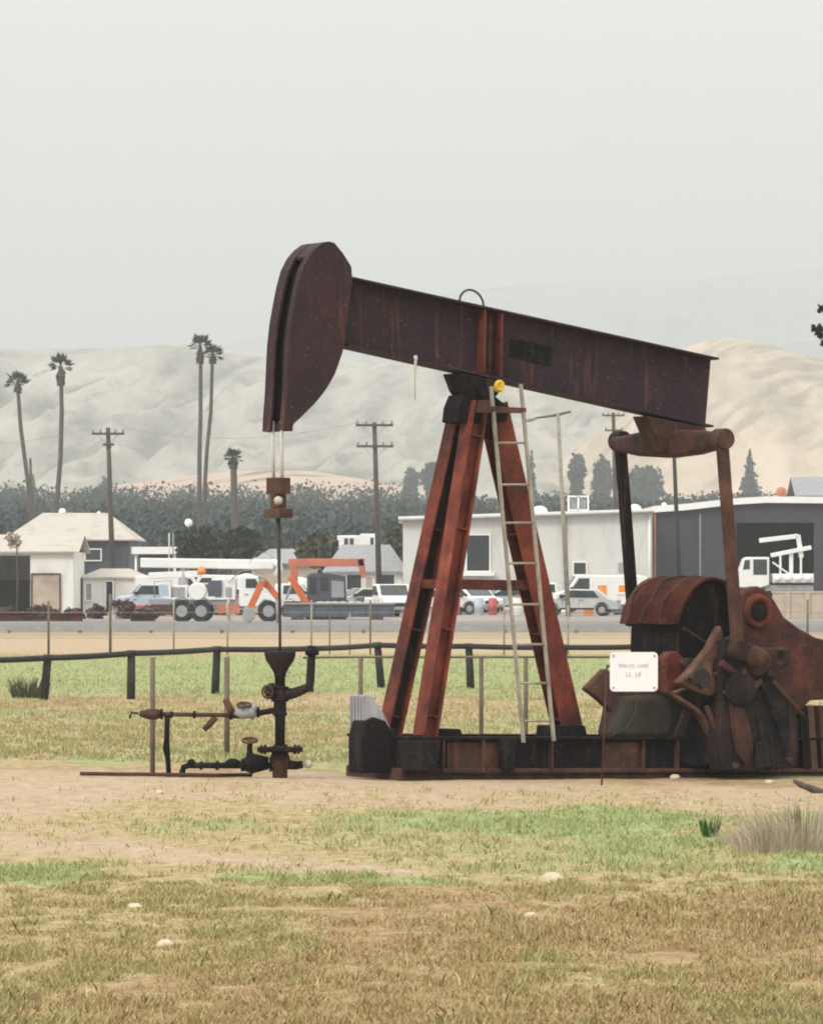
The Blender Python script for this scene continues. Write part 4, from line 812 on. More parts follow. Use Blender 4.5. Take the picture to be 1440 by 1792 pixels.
m = MB(); p = at(456, 1018, Y); m.box((p.x-.07, Y-.3, p.z-.2), (p.x+.07, Y-.22, p.z+.2)); m.box((p.x-.02, Y-.22, p.z-.02), (p.x+.02, Y-.0, p.z+.02)); build(m, 'mirror', 'tyre', cb_)
m = MB(); p = at(428, 1040, Y); m.box((p.x, Y-.03, p.z-.03), (p.x+.18, Y-.002, p.z+.03)); build(m, 'door_handle', 'steel', cb_)
m = MB(); p = at(416, 1058, Y); m.box((p.x, Y-.12, p.z-.25), (p.x+.5, Y+.3, p.z-.18)); build(m, 'step', 'steel', bt)
for x in (306, 318, 400):
    m = MB(); p = at(x, 1036, Y); m.box((p.x-.14, Y+.05, p.z-.3), (p.x+.14, Y+.097, p.z+.22)); build(m, 'locker_door', 'steel', bt)
m = MB(); m.tube([at(270, 1046, Y), at(270, 1018, Y), at(300, 1016, Y), at(300, 1046, Y)], .03, 6); build(m, 'guard_rail', 'steel', bt)
m = MB(); bx(m, 300, 1046, 412, 1050, 0, 2.1); bx(m, 376, 1012, 412, 1045.9, .1, 2.0); bx(m, 300, 1024, 328, 1045.9, .1, 2.0); build(m, 'equipment_bed', 'truckwhite', bt, bevel=.03)
m = MB(); bx(m, 364, 1016, 388, 1044, .09, -.02); build(m, 'tool_locker', 'bluecont', bt)
m = MB(); p = at(345, 1035, Y); m.tube([(p.x, Y-.1, p.z), (p.x, Y+1.6, p.z)], .42, 20); build(m, 'hose_reel', 'truckwhite', bt, bevel=.04)
m = MB(); a, b = at(244, 985, Y), at(478, 988, Y); m.obox(a+V((0, .9, 0)), b+V((0, .9, 0)), (0, 0, .23), (0, .24, 0)); bo = build(m, 'boom', 'truckwhite', bt, bevel=.05)
m = MB(); a, b = at(258, 1008, Y), at(352, 1004, Y); m.obox(a+V((0, .9, 0)), b+V((0, .9, 0)), (0, 0, .16), (0, .18, 0)); build(m, 'lower_boom', 'truckwhite', bo, bevel=.05)
m = MB(); m.tube([at(474, 984, Y)+V((0, .9, 0)), at(486, 988, Y)+V((0, .9, 0)), at(488, 998, Y)+V((0, .9, 0)), at(480, 1008, Y)+V((0, .9, 0))], [.22, .2, .2, .16], 10); build(m, 'boom_elbow', 'truckwhite', bo)
m = MB(); m.tube([at(320, 992, Y)+V((0, .9, 0)), at(318, 1046, Y)+V((0, .9, 0))], [.17, .28], 12); build(m, 'turret', 'steel', bt)
m = MB(); m.tube([at(352, 1006, Y)+V((0, .3, 0)), at(352, 998, Y)+V((0, .3, 0)), at(352, 991, Y)+V((0, .3, 0))], [.2, .2, .1], 12); build(m, 'beacon', 'amber', bt)
m = MB(); m.tube([at(400, 1020, Y), at(420, 1000, Y), at(440, 997, Y), at(462, 1004, Y)], .025, 6); m.tube([at(436, 985, Y), at(452, 965, Y), at(470, 968, Y), at(482, 982, Y)], .015, 6); build(m, 'hose', 'greypost', bt)
m = MB(); m.tube([at(402, 1046, Y)-V((0, .15, 0)), at(398, 1060, Y)-V((0, .2, 0)), at(402, 1086, Y)-V((0, .3, 0))], .07, 8); bx(m, 396, 1084, 410, 1088, -.5, -.1); build(m, 'outrigger', 'beigewall', bt)
for x in (318, 352, 470):
    p = at(x, 0, Y)
    for d in (.12, 1.95): wheel(bt, p.x-ox, d, .52, .3, side=-1 if d < 1 else 1, rimmat='steel')
for x0 in (306, 340):
    m = MB(); p = at(x0+12, 0, Y); pts = [V((p.x+.66*math.cos(t_), Y-.05, .52+.62*math.sin(t_))) for t_ in np.linspace(.15, math.pi-.15, 9)]; m.strip(pts, V((0, .4, 0)), [V((0, 0, .04))]*9); build(m, 'mudguard', 'steel', bt)
# excavator with folded arm
Y = 236; ex = thing('excavator', 'orange excavator with long horizontal boom and dark blue cab', 'excavator', (at(570, 0, Y).x, Y, 0))
def bxy(m, x0, y0, x1, y1, d0, d1): a, b = at(x0, y1, Y), at(x1, y0, Y); return m.box((a.x, Y+d0, a.z), (b.x, Y+d1, b.z))
m = MB(); m.prism([at(x, y, Y)+V((0, .2, 0)) for x, y in ((537, 1052), (537, 1008), (544, 1003), (576, 1003), (604, 1008), (606, 1052))], (0, 2.2, 0)); cabx = build(m, 'cab', 'bluecont', ex, bevel=.05)
for q in (((542, 1010), (554, 1010), (554, 1040), (542, 1040)), ((560, 1010), (574, 1010), (574, 1034), (560, 1034))):
    m = MB(); m.prism([at(x, y, Y)+V((0, .19, 0)) for x, y in q], (0, -.02, 0)); build(m, 'window', 'glass', cabx)
m = MB(); m.prism([at(x, y, Y)+V((0, .12, 0)) for x, y in ((580, 1016), (602, 1018), (602, 1046), (580, 1046))], (0, .06, 0)); build(m, 'engine_grille', 'steel', cabx)
def bar(x0, y0, x1, y1, w_, d, n, mt, root=ex):
    a, b = at(x0, y0, Y)+V((0, d, 0)), at(x1, y1, Y)+V((0, d, 0)); dv = (b-a).normalized(); u = dv.cross(V((0, 1, 0))).normalized(); m = MB(); m.obox(a, b, u*w_, V((0, .16, 0))); return build(m, n, mt, root, bevel=.03)
bm1 = bar(505, 985, 638, 984, .20, .0, 'boom', 'redfade'); bar(512, 978, 516, 1018, .17, -.02, 'stick', 'redfade'); bar(508, 1008, 540, 1062, .17, -.35, 'stick', 'orange')
bar(630, 978, 637, 1010, .16, .0, 'boom_foot', 'redfade'); bar(520, 1000, 500, 1050, .07, .05, 'ram', 'steel')
m = MB(); m.prism([at(x, y, Y)+V((0, -.5, 0)) for x, y in ((534, 1054), (546, 1056), (548, 1070), (538, 1074), (530, 1066))], (0, .6, 0)); build(m, 'bucket', 'orange', ex, bevel=.03)
for d in (.1, 2.2):
    m = MB(); a, b = at(528, 1078, Y), at(612, 1055, Y); m.prism([(a.x+.2, Y+d, 0), (b.x-.2, Y+d, 0), (b.x, Y+d, .35), (b.x-.2, Y+d, .75), (a.x+.2, Y+d, .75), (a.x, Y+d, .35)], (0, .5, 0)); build(m, 'track', 'tyre', ex, bevel=.06)
m = MB(); bxy(m, 545, 1051, 600, 1058, .3, 2.3); build(m, 'turntable', 'steel', ex)
# backhoe attachment: folded orange arm on a stand
Y = 214; ba = thing('backhoe_arm', 'folded orange backhoe arm shaped like an inverted V before the boom truck cab', 'digger arm', (at(462, 0, Y).x, Y, 0))
bar(437, 1066, 461, 1014, .15, 0, 'lower_arm', 'orange', ba); bar(458, 1012, 486, 1046, .14, .33, 'upper_arm', 'orange', ba)
m = MB(); m.tube([at(460, 1014, Y)-V((0, .2, 0)), at(460, 1014, Y)+V((0, .6, 0))], .12, 12); build(m, 'pivot', 'steel', ba)
m = MB(); m.prism([at(x, y, Y)-V((0, .25, 0)) for x, y in ((428, 1064), (444, 1064), (446, 1082), (434, 1092), (424, 1080))], (0, .6, 0)); build(m, 'bucket', 'steel', ba, bevel=.03)
m = MB(); m.tube([at(485, 1045, Y)+V((0, .3, 0)), V((at(487, 0, Y).x, Y+.3, 0))], .1, 8); build(m, 'stand', 'steel', ba)
# navy roll-off container with pale load
Y = 232; ct = thing('roll_off_container', 'long low navy steel container loaded with pale sacks', 'container', (at(560, 0, Y).x, Y, 0))
a, b = at(497, 0, Y), at(690, 0, Y); zt = at(0, 1058, Y).z; m = MB()
m.box((a.x, Y, .15), (b.x, Y+.08, zt)); m.box((a.x, Y+2.0, .15), (b.x, Y+2.08, zt)); m.box((a.x, Y+.08, .15), (a.x+.08, Y+2, zt)); m.box((b.x-.08, Y+.08, .15), (b.x, Y+2, zt)); m.box((a.x+.08, Y+.08, .15), (b.x-.08, Y+2, zt-.35)); build(m, 'body', 'bluecont', ct)
for x in range(505, 690, 22):
    p = at(x, 0, Y); m = MB(); m.box((p.x-.05, Y-.07, .16), (p.x+.05, Y-.002, zt-.03)); build(m, 'rib', 'bluecont', ct)
m = MB(); m.box((a.x-.03, Y-.1, zt-.02+.025), (b.x+.03, Y+.1, zt+.09)); build(m, 'top_rail', 'steel', ct)
for x in (520, 660): p = at(x, 0, Y); m = MB(); m.box((p.x-.3, Y+.2, 0), (p.x+.3, Y+1.9, .15)); build(m, 'skid', 'steel', ct)
for i, x in enumerate((560, 573, 586, 600, 615, 628, 641)):
    p = at(x, 1054, Y+.5); m = MB(); m.ball((0, 0, 0), (.28, .4, .2), 12, .12, i); tag(build(m, 'sack', 'roofwhite', None, loc=(p.x, Y+.6, zt-.05), local=True), 'pale sack lying in the row on the navy container', 'sack', 'sacks on the container')
# crane truck in front of the slate warehouse
Y = 290; ck_ = thing('crane_truck', 'white crane truck parked before the open bay of the slate warehouse', 'truck', (at(1350, 0, Y).x, Y, 0))
m = MB(); m.prism([at(x, y, Y) for x, y in ((1294, 1028), (1294, 1000), (1302, 978), (1308, 975), (1346, 975), (1346, 1024), (1330, 1029))], (0, 2.2, 0)); c_ = build(m, 'cab', 'truckwhite', ck_, bevel=.06)
for q in (((1303, 980), (1312, 980), (1312, 996), (1300, 997)), ((1318, 979), (1342, 979), (1342, 1006), (1318, 1006))):
    m = MB(); m.prism([at(x, y, Y) for x, y in q], (0, -.02, 0)); build(m, 'window', 'glass', c_)
m = MB(); bx(m, 1352, 1004, 1424, 1020, 0, 2.2); build(m, 'equipment_bed', 'truckwhite', ck_, bevel=.03)
m = MB(); bx(m, 1340, 1024, 1424, 1034, .2, 2.0); build(m, 'chassis', 'steel', ck_)
def bar2(x0, y0, x1, y1, w_, d, n): return bar(x0, y0, x1, y1, w_, d, n, 'truckwhite', ck_)
bar2(1330, 946, 1398, 938, .14, .8, 'boom'); bar2(1398, 936, 1404, 976, .14, .8, 'boom_elbow'); bar2(1350, 972, 1421, 958, .13, .6, 'lower_boom'); bar2(1386, 966, 1386, 1006, .12, .8, 'turret'); bar2(1366, 968, 1366, 1006, .06, .3, 'rack_post'); bar2(1402, 970, 1402, 1006, .06, .3, 'rack_post'); bar2(1352, 984, 1380, 1004, .05, .2, 'stay')
for x in (1360, 1378, 1396, 1414): m = MB(); p = at(x, 1012, Y); m.ball((p.x, Y-.1, p.z), (.25, .2, .22), 10); build(m, 'coiled_hose', 'trim', ck_)
for x in (1318, 1372, 1400):
    p = at(x, 0, Y)
    for d in (.15, 2.0): wheel(ck_, p.x-at(1350, 0, Y).x, d, .5, .3, side=-1 if d < 1 else 1)
HAZE, SKY0, SKY1 = .00030, 8.25, 24.5
# ================================================================== PALMS AND TREES
def palm(label, pts, Y, crown, trunk_r, n=46, skirt=0.5, seed=0):
    """pts: pixel polyline from crown heart to ground level; crown: frond length in metres"""
    g_ = np.random.default_rng(seed)
    P = [at(x, y, Y) for x, y in pts]; bot = P[-1]; d = (P[-1]-P[-2]).normalized(); zg = gz(bot.x, Y); bot2 = bot+d*max(0.0, (bot.z-zg+.3)/max(.2, -d.z)); P.append(bot2)
    root = thing('palm_tree', label, 'palm tree', (bot2.x, Y, zg), 0, 'tall fan palms')
    Q = []
    for i in range(len(P)-1):
        for k in range(4): Q.append(P[i].lerp(P[i+1], k/4))
    Q.append(P[-1]); n_ = len(Q)
    m = MB(); m.tube(Q, [trunk_r*(.75+.35*i/n_) for i in range(n_)], 10); build(m, 'trunk', 'trunk', root)
    h = P[0]; m = MB()
    for k in range(n):
        a = g_.uniform(0, 6.283); el = g_.uniform(.25, 1.5) if g_.uniform() < .72 else g_.uniform(-.35, .4); d = V((math.cos(a)*math.cos(el), math.sin(a)*math.cos(el), math.sin(el)))
        l = crown*g_.uniform(.75, 1.1); side = d.cross(V((0, 0, 1))).normalized(); upv = side.cross(d)
        b = h+d*l*.45+V((0, 0, -.04*l))
        for j in range(9):                # fan of leaflets
            f = (j-4)/4; dd = (d*math.cos(f*1.0)+side*math.sin(f*1.0)-V((0, 0, .25*abs(f)+.1))).normalized(); tip = b+dd*l*.55*(1-.25*abs(f)); wv = upv*.03*crown+side*.035*crown
            m.add([b-wv*.3, b+dd*l*.25+wv, tip, b+dd*l*.25-wv], [(0, 1, 2, 3)])
        m.add([h-side*.02, h+side*.02, b+side*.02, b-side*.02], [(0, 1, 2, 3)])
    build(m, 'crown', 'palmleaf', root)
    m = MB()
    for k in range(int(60*skirt)+8):
        a = g_.uniform(0, 6.283); t = g_.uniform(0.1, 1); c = h.lerp(P[1], 0)+V((0, 0, -t*crown*.6*skirt*2)); r0 = trunk_r*.8
        o = V((math.cos(a), math.sin(a), 0)); s = V((-math.sin(a), math.cos(a), 0)); w_ = crown*.10
        m.add([c+o*r0-s*w_*.4, c+o*r0+s*w_*.4, c+o*(r0+crown*.22*(1.2-t))-V((0, 0, crown*.4))+s*w_, c+o*(r0+crown*.16)-V((0, 0, crown*.45))-s*w_], [(0, 1, 2, 3)])
    build(m, 'dead_skirt', 'palmdead', root)
palm('leaning palm with curved trunk nearest the garage side', [(31, 668), (32, 690), (36, 745), (43, 800), (50, 850), (55, 900)], 480, 1.5, .24, 44, .3, 1)
palm('lone tall palm between the leaning palm and the utility pole', [(106, 640), (107, 672), (108, 720), (106, 800), (101, 860), (97, 905)], 470, 1.5, .26, 44, .8, 2)
palm('tallest palm of the close pair, with straight trunk', [(350, 604), (351, 640), (351, 720), (349, 800), (349, 918)], 470, 1.4, .24, 44, .8, 3)
palm('slightly shorter palm of the close pair, with curved trunk', [(372, 620), (371, 650), (369, 720), (362, 790), (359, 840), (358, 918)], 474, 1.3, .22, 44, .3, 4)
palm('short stout palm rising behind the dark bush', [(408, 800), (409, 830), (411, 920)], 430, 1.05, .36, 50, .5, 5)
def tree(name, label, x, yt, yb_, Y, w, mat, n=900, size=.3, shape='round', group=None, trunkfrac=.3, cat='tree', seed=1):
    c = at(x, (yt+yb_)/2, Y); hgt = (yb_-yt)/F*Y; r = w/F*Y/2; zg = gz(c.x, Y); root = thing(name, label, cat, (c.x, Y, zg), 0, group)
    top = at(x, yt, Y).z; bot = at(x, yb_, Y).z
    m = MB(); m.tube([(c.x, Y, zg-.1), (c.x+.1*r, Y, zg+(top-zg)*.4), (c.x, Y, top-hgt*.15)], [max(.06, r*.12), max(.05, r*.09), .03], 8)
    for k in range(5):
        a = 1.3*k+seed; z0 = max(zg+.1, bot)+(top-max(zg, bot))*(.15+.1*k); m.tube([(c.x, Y, z0), (c.x+math.cos(a)*r*.5, Y+math.sin(a)*r*.5, z0+hgt*.18)], [max(.04, r*.06), .02], 6)
    build(m, 'trunk', 'wood', root); m = MB()
    if shape == 'cone':
        for i in range(16):
            f = i/16; rr = r*(1-f)*1.4+.05; m.leaves((c.x, Y, bot+hgt*(f+.03)), (rr, rr, hgt*.05), int(n/10*(1.25-f)), size*(1.1-.6*f), 10, seed*50+i)
    else: m.leaves((c.x, Y, (top+bot)/2), (r, r, hgt/2), n, size, 22, seed)
    build(m, 'crown', mat, root); return root
tree('round_bush', 'dark dense round bush, taller of the pair by the globe lamp', 362, 915, 990, 318, 104, 'bushleaf', 3400, .20, 'round', 'dark bushes by the carport', cat='bush', seed=3)
tree('round_bush', 'dark dense bush, lower of the pair and closer to the wellhead rod', 418, 921, 990, 316, 90, 'bushleaf', 2800, .20, 'round', 'dark bushes by the carport', cat='bush', seed=4)
tree('olive_bush', 'olive green loose bush above the excavator boom', 568, 925, 1000, 320, 86, 'oliveleaf', 1800, .24, 'round', None, cat='bush', seed=5)
tree('olive_bush', 'small brown green bush beside the white warehouse corner', 694, 922, 990, 320, 40, 'oliveleaf', 700, .24, cat='bush', seed=6)
tree('bare_tree', 'small thin grey tree standing by the pale garage roof', 29, 928, 962, 262, 34, 'dryshrub', 240, .10, cat='tree', seed=7)
far = [(762, 792, 900, 70, 'round', 'broad hazy tree with a ragged crown just beside the tripod apex'), (930, 784, 890, 30, 'cone', 'narrow hazy pointed tree beside the ladder'), (1010, 782, 890, 36, 'round', 'small rounded hazy tree behind the roof cooler unit'), (1052, 790, 890, 46, 'round', 'rounded hazy tree beside the far pitman arm'), (1130, 800, 900, 80, 'round', 'wide low hazy tree seen below the equalizer'), (1312, 783, 880, 44, 'cone', 'hazy conifer with a pointed top above the slate warehouse'), (716, 812, 900, 40, 'round', 'low hazy tree at the end of the row by the tripod'), (180, 826, 900, 30, 'round', 'small hazy dark tree top above the long cream roof'), (58, 826, 880, 18, 'cone', 'slim hazy tree beside the leaning palm')]
for i, (x, yt, y2, w, sh_, lb) in enumerate(far): tree('hazy_tree', lb, x, yt+5, y2, 1250+20*i, w*.8, 'treeleaf', 1500 if w > 40 else 900, .7 if w > 30 else .5, sh_, 'hazy trees beyond the buildings', seed=20+i)
# leafy tree whose edge enters the frame
Y = 120; c = at(1500, 590, Y); root = thing('leafy_tree', 'dark leafy branch tip of a tree entering at the picture edge above the hills', 'tree', (c.x+.6, Y, 0)); m = MB()
m.tube([(c.x+.6, Y, -.1), (c.x+.5, Y, 4), (c.x+.3, Y, 9)], [.22, .17, .06], 10)
for x, y in ((1432, 582), (1440, 550), (1450, 610), (1470, 540)): q = at(x, y, Y); m.tube([(c.x+.42, Y, q.z-1.2), q], [.06, .015], 6)
build(m, 'trunk', 'wood', root); m = MB()
for x, y, r, n in ((1432, 580, 10, 150), (1424, 574, 6, 60), (1437, 540, 8, 90), (1446, 600, 12, 160), (1470, 560, 34, 700), (1500, 540, 44, 900), (1500, 620, 50, 900)):
    q = at(x, y, Y); rr = r/F*Y; m.leaves(q, (rr, rr, rr), n, .05, 9, x)
build(m, 'crown', 'bushleaf', root)
# brown scrub along the yard edge, each clump of its own
for i, (x, yt, w, lb) in enumerate([(14, 1062, 70, 'red brown scrub clump below the open garage bay'), (76, 1058, 60, 'brown scrub heap in front of the beige garage door'), (128, 1066, 46, 'low brown scrub by the pale car'), (168, 1056, 44, 'dark scrub at the shed wall'), (218, 1050, 50, 'taller dark scrub bush at the shed corner'), (262, 1060, 50, 'red brown scrub between the shed and the boom truck')]):
    Y = 238; zt = at(0, yt, Y).z; c = at(x, 0, Y); r = w/F*Y/2; root = MB(); root.leaves((c.x, Y, zt*.42), (r, .8, zt*.6), 620, .11, 16, 70+i)
    for k in range(14): root.tube([(c.x+r*(k/7-1)*.6, Y, 0), (c.x+r*(k/7-1)*.8, Y-.1, zt*.6)], [.02, .01], 5)
    tag(build(root, 'scrub_bush', 'scrub', None, loc=(c.x, Y, 0)), lb, 'bush', 'brown scrub along the yard edge')
for i, (x, y, mt, lb, dim) in enumerate([(60, 1082, 'brown', 'rusty brown scrap beam lying before the garage scrub', (1.6, .25, .28)), (112, 1080, 'redrust', 'red rusted scrap beam beside the brown one', (.9, .3, .4)), (250, 1082, 'brown', 'short rusty scrap block beside the boom truck tyres', (.6, .4, .35)), (20, 1084, 'redrust', 'rust red scrap pile block at the edge of the yard', (.8, .3, .45))]):
    p = at(x, y, 226); m = MB(); L_, D_, H_ = dim
    m.hbeam((-L_, 0, H_/2), (L_, 0, H_/2), V((0, 0, 1)), V((0, 1, 0)), H_, D_, .05); o = build(m, 'scrap_beam', mt, None, loc=(p.x, 226, 0), local=True, bevel=.008); o.rotation_euler = (0, 0, .12*(i-1.5)); tag(o, lb, 'scrap metal', 'scrap beams at the yard edge')
# ================================================================== TERRAIN
def vnoise(x, y, seed=0):
    xi, yi = np.floor(x).astype(np.int64), np.floor(y).astype(np.int64); fx, fy = x-xi, y-yi; fx = fx*fx*(3-2*fx); fy = fy*fy*(3-2*fy)
    def hsh(a, b):
        h = (a*374761393+b*668265263+seed*974711) & 0xffffffff; h = ((h ^ (h >> 13))*1274126177) & 0xffffffff; return ((h ^ (h >> 16)) & 0xffff)/65535.
    return (hsh(xi, yi)*(1-fx)+hsh(xi+1, yi)*fx)*(1-fy)+(hsh(xi, yi+1)*(1-fx)+hsh(xi+1, yi+1)*fx)*fy
def fbm(x, y, oct=4, seed=0, rid=False):
    t = 0; a = .5; s = 0
    for o in range(oct):
        n = vnoise(x*2**o, y*2**o, seed+o*17); n = 1-np.abs(2*n-1) if rid else n
        t = t+a*n; s += a; a *= .5
    return t/s
def S(a, b, x): t = np.clip((x-a)/(b-a), 0, 1); return t*t*(3-2*t)
def gzn(x, Y): return -.02*(np.clip(x, -9, 9)-1)*S(44, 51, Y)*(1-S(60, 78, Y))+np.where(Y > 450, np.minimum(np.maximum(Y-450, 0), 650)*.022, 0)
def masks(x, Y):                          # where dirt, green and brown grow on the plain
    pu = CX+x/np.maximum(Y, 1)*F; pv = HZ+EYE*F/Y
    n1 = fbm(x*.55, Y*.16, 5, 3); n2 = fbm(x*1.6+9, Y*.5, 4, 5); n3 = fbm(x*.9+3, Y*.22, 4, 8)
    w = (n1-.5)*60; w2 = (n2-.5)*26
    band = lambda a, b, s=8: S(a-s, a+s, pv+w2)*(1-S(b-s, b+s, pv+w2))
    dirt = band(1362, 1412, 9)*(.45+.5*S(.3, .6, n3))
    dirt = np.maximum(dirt, band(1362, 1432, 10)*(1-S(60, 400, pu+w))*(.25+.75*S(.35, .6, n3)))
    tc_ = 1472+np.clip(pu, -200, 1000)/700*55; th = np.clip(22-np.clip(pu, 0, 900)/900*15, 6, 26)
    dirt = np.maximum(dirt, np.exp(-((pv+w2*.7-tc_)/th)**2)*(1-S(640, 900, pu+w))*(.5+.6*n3))
    dirt = np.maximum(dirt, band(1444, 1460, 6)*(1-S(60, 380, pu+w))*.55)
    dirt = np.maximum(dirt, S(1106, 1122, pv+w2*.3)*(1-S(1134, 1150, pv+w2*.3))*.95)
    dirt = np.maximum(dirt, band(1212, 1240, 5)*.45*S(.42, .6, n3))
    green = band(1418, 1530, 10)*S(380, 900, pu+w*1.5)*(.25+.7*S(.36, .6, n3))
    green = np.maximum(green, np.exp(-(((pu-1120)/200)**2+((pv+w2*.5-1482-(pu-1120)*-.06)/26)**2))*(.75+.3*S(.4, .6, n3)))
    green = np.maximum(green, np.exp(-((pv+w2*.4-(1538+np.clip(pu-500, -300, 400)*.03))/9)**2)*S(300, 430, pu)*(1-S(700, 960, pu)))
    green = np.maximum(green, band(1518, 1552, 7)*(1-S(60, 260, pu+w)))
    green = np.maximum(green, band(1436, 1458, 5)*S(200, 300, pu)*(1-S(420, 520, pu))*.5)
    green = np.maximum(green, band(1148, 1222, 7)*(.6+.4*n3)); green = np.maximum(green, band(1234, 1285, 10)*.6*S(.4, .62, n3)); green = np.maximum(green, band(1316, 1362, 8)*.6*S(.36, .56, n2))
    green = green*(1-.85*np.clip(dirt, 0, 1))*np.where(pv > 1300, 1-.7*S(1500, 1750, pu+w), 1)
    brown = S(1545, 1580, pv+w)*S(.42, .62, n1)*.9; brown = np.maximum(brown, band(1355, 1372, 5)*.8); brown = np.maximum(brown, band(1214, 1246, 6)*.7*S(.3, .6, n2))
    brown = np.maximum(brown, S(1104, 1108, pv)*(1-S(1118, 1128, pv))*.8*S(.35, .55, n2)); brown = np.maximum(brown, S(1580, 1780, pv)*S(.40, .58, n2)*.95)
    return np.clip(dirt, 0, 1), np.clip(green, 0, 1), np.clip(brown, 0, 1)
rows = np.concatenate([np.geomspace(6, 20, 12)[:-1], EYE*F/(np.arange(1990, 1130, -3.)-HZ), EYE*F/(np.arange(1130, 1040, -1.5)-HZ), np.geomspace(500, 9000, 50)])
us = np.concatenate([[-9000, -5000, -2500, -1500, -1000], np.arange(-700, 2150, 12.), [2400, 2800, 4000, 7000, 11000]])
YY, UU = np.meshgrid(rows, us, indexing='ij'); XX = (UU-CX)/F*YY
ZZ = gzn(XX, YY)+(fbm(XX*1.3, YY*1.3, 4, 21)-.5)*.05*(YY < 120)+(fbm(XX*.25, YY*.25, 3, 31)-.5)*.06*(YY < 44)
nr, nc = XX.shape; me = bpy.data.meshes.new('ground'); vv = np.stack([XX, YY, ZZ], -1).reshape(-1, 3)
idx = np.arange(nr*nc).reshape(nr, nc); ff = np.stack([idx[:-1, :-1], idx[:-1, 1:], idx[1:, 1:], idx[1:, :-1]], -1).reshape(-1, 4)
me.from_pydata(vv.tolist(), [], ff.tolist()); me.polygons.foreach_set('use_smooth', [True]*len(ff))
for nm, arr in zip(('dirt', 'green', 'brown'), masks(XX, YY)):
    at_ = me.attributes.new(nm, 'FLOAT', 'POINT'); at_.data.foreach_set('value', arr.reshape(-1).astype(np.float32))
gm, nt, b = mat_new('field_soil_and_grass'); lk = nt.links.new
tc = node(nt, 'ShaderNodeTexCoord')
def nz(scale, det=6, sx=1, sy=1, r=.6):
    mp = node(nt, 'ShaderNodeMapping'); mp.inputs[3].default_value = (sx, sy, 1); lk(tc.outputs['Object'], mp.inputs[0]); n = node(nt, 'ShaderNodeTexNoise'); n.inputs['Scale'].default_value = scale; n.inputs['Detail'].default_value = det; n.inputs['Roughness'].default_value = r; lk(mp.outputs[0], n.inputs['Vector']); return n.outputs['Fac']
def rmp(f, st): r = ramp(nt, st); lk(f, r.inputs[0]); return r.outputs[0]
n_f = nz(7, 8, 1, .6, .72); n_m = nz(1.1, 5, 1, .45); n_l = nz(.05, 6, 1, .4)
dry = rmp(n_f, [(.28, (.17, .11, .055)), (.42, (.27, .20, .105)), (.55, (.36, .285, .155)), (.7, (.46, .385, .23))])
grn = rmp(n_f, [(.28, (.14, .175, .075)), (.45, (.22, .262, .112)), (.58, (.29, .32, .15)), (.74, (.38, .385, .215))])
drt = rmp(n_f, [(.28, (.25, .175, .11)), (.48, (.36, .27, .18)), (.7, (.45, .355, .25))])
brn = rmp(n_f, [(.28, (.16, .095, .05)), (.5, (.29, .195, .105)), (.72, (.42, .32, .19))])
def attr(n): a = node(nt, 'ShaderNodeAttribute'); a.attribute_name = n; return a.outputs['Fac']
def mixf(f, a, c, nse):
    mm = node(nt, 'ShaderNodeMath', operation='MULTIPLY_ADD'); lk(nse, mm.inputs[0]); mm.inputs[1].default_value = 1.1; lk(f, mm.inputs[2])
    mr = node(nt, 'ShaderNodeMapRange'); lk(mm.outputs[0], mr.inputs[0]); mr.inputs[1].default_value = .72; mr.inputs[2].default_value = 1.28
    mx = node(nt, 'ShaderNodeMix', data_type='RGBA'); lk(mr.outputs[0], mx.inputs['Factor']); lk(a, mx.inputs['A']); lk(c, mx.inputs['B']); return mx.outputs['Result']
c_ = mixf(attr('green'), dry, grn, n_m); c_ = mixf(attr('brown'), c_, brn, n_m); c_ = mixf(attr('dirt'), c_, drt, n_m)
far_m = node(nt, 'ShaderNodeSeparateXYZ'); lk(tc.outputs['Object'], far_m.inputs[0]); mr = node(nt, 'ShaderNodeMapRange'); lk(far_m.outputs['Y'], mr.inputs[0]); mr.inputs[1].default_value = 170; mr.inputs[2].default_value = 200
yardc = rmp(n_l, [(.3, (.20, .17, .15)), (.6, (.30, .26, .23))]); mx = node(nt, 'ShaderNodeMix', data_type='RGBA'); lk(mr.outputs[0], mx.inputs['Factor']); lk(c_, mx.inputs['A']); lk(yardc, mx.inputs['B'])
mr2 = node(nt, 'ShaderNodeMapRange'); lk(far_m.outputs['Y'], mr2.inputs[0]); mr2.inputs[1].default_value = 400; mr2.inputs[2].default_value = 480
mx2 = node(nt, 'ShaderNodeMix', data_type='RGBA'); lk(mr2.outputs[0], mx2.inputs['Factor']); lk(mx.outputs['Result'], mx2.inputs['A']); mx2.inputs['B'].default_value = (.13, .13, .075, 1)
lk(mx2.outputs['Result'], b.inputs['Base Color']); b.inputs['Roughness'].default_value = .95; b.inputs['Specular IOR Level'].default_value = .15
bp = node(nt, 'ShaderNodeBump'); bp.inputs['Strength'].default_value = .5; bp.inputs['Distance'].default_value = .05; lk(nz(16, 8, 1, .7, .7), bp.inputs['Height']); lk(bp.outputs[0], b.inputs['Normal'])
me.materials.append(gm); go = bpy.data.objects.new('ground', me); col.objects.link(go); go['kind'] = 'structure'
m = MB(); a, b_ = at(-1500, 1000, 205), at(3000, 1000, 205); m.add([(a.x, 187, .05), (b_.x, 187, .05), (b_.x, 222, .05), (a.x, 222, .05)], [(0, 1, 2, 3)]); rdo = build(m, 'road', 'asphalt'); rdo['kind'] = 'structure'
m = MB(); m.box((a.x, 186.2, -.1), (b_.x, 186.95, .16)); ko = build(m, 'kerb', 'steel'); ko['kind'] = 'structure'
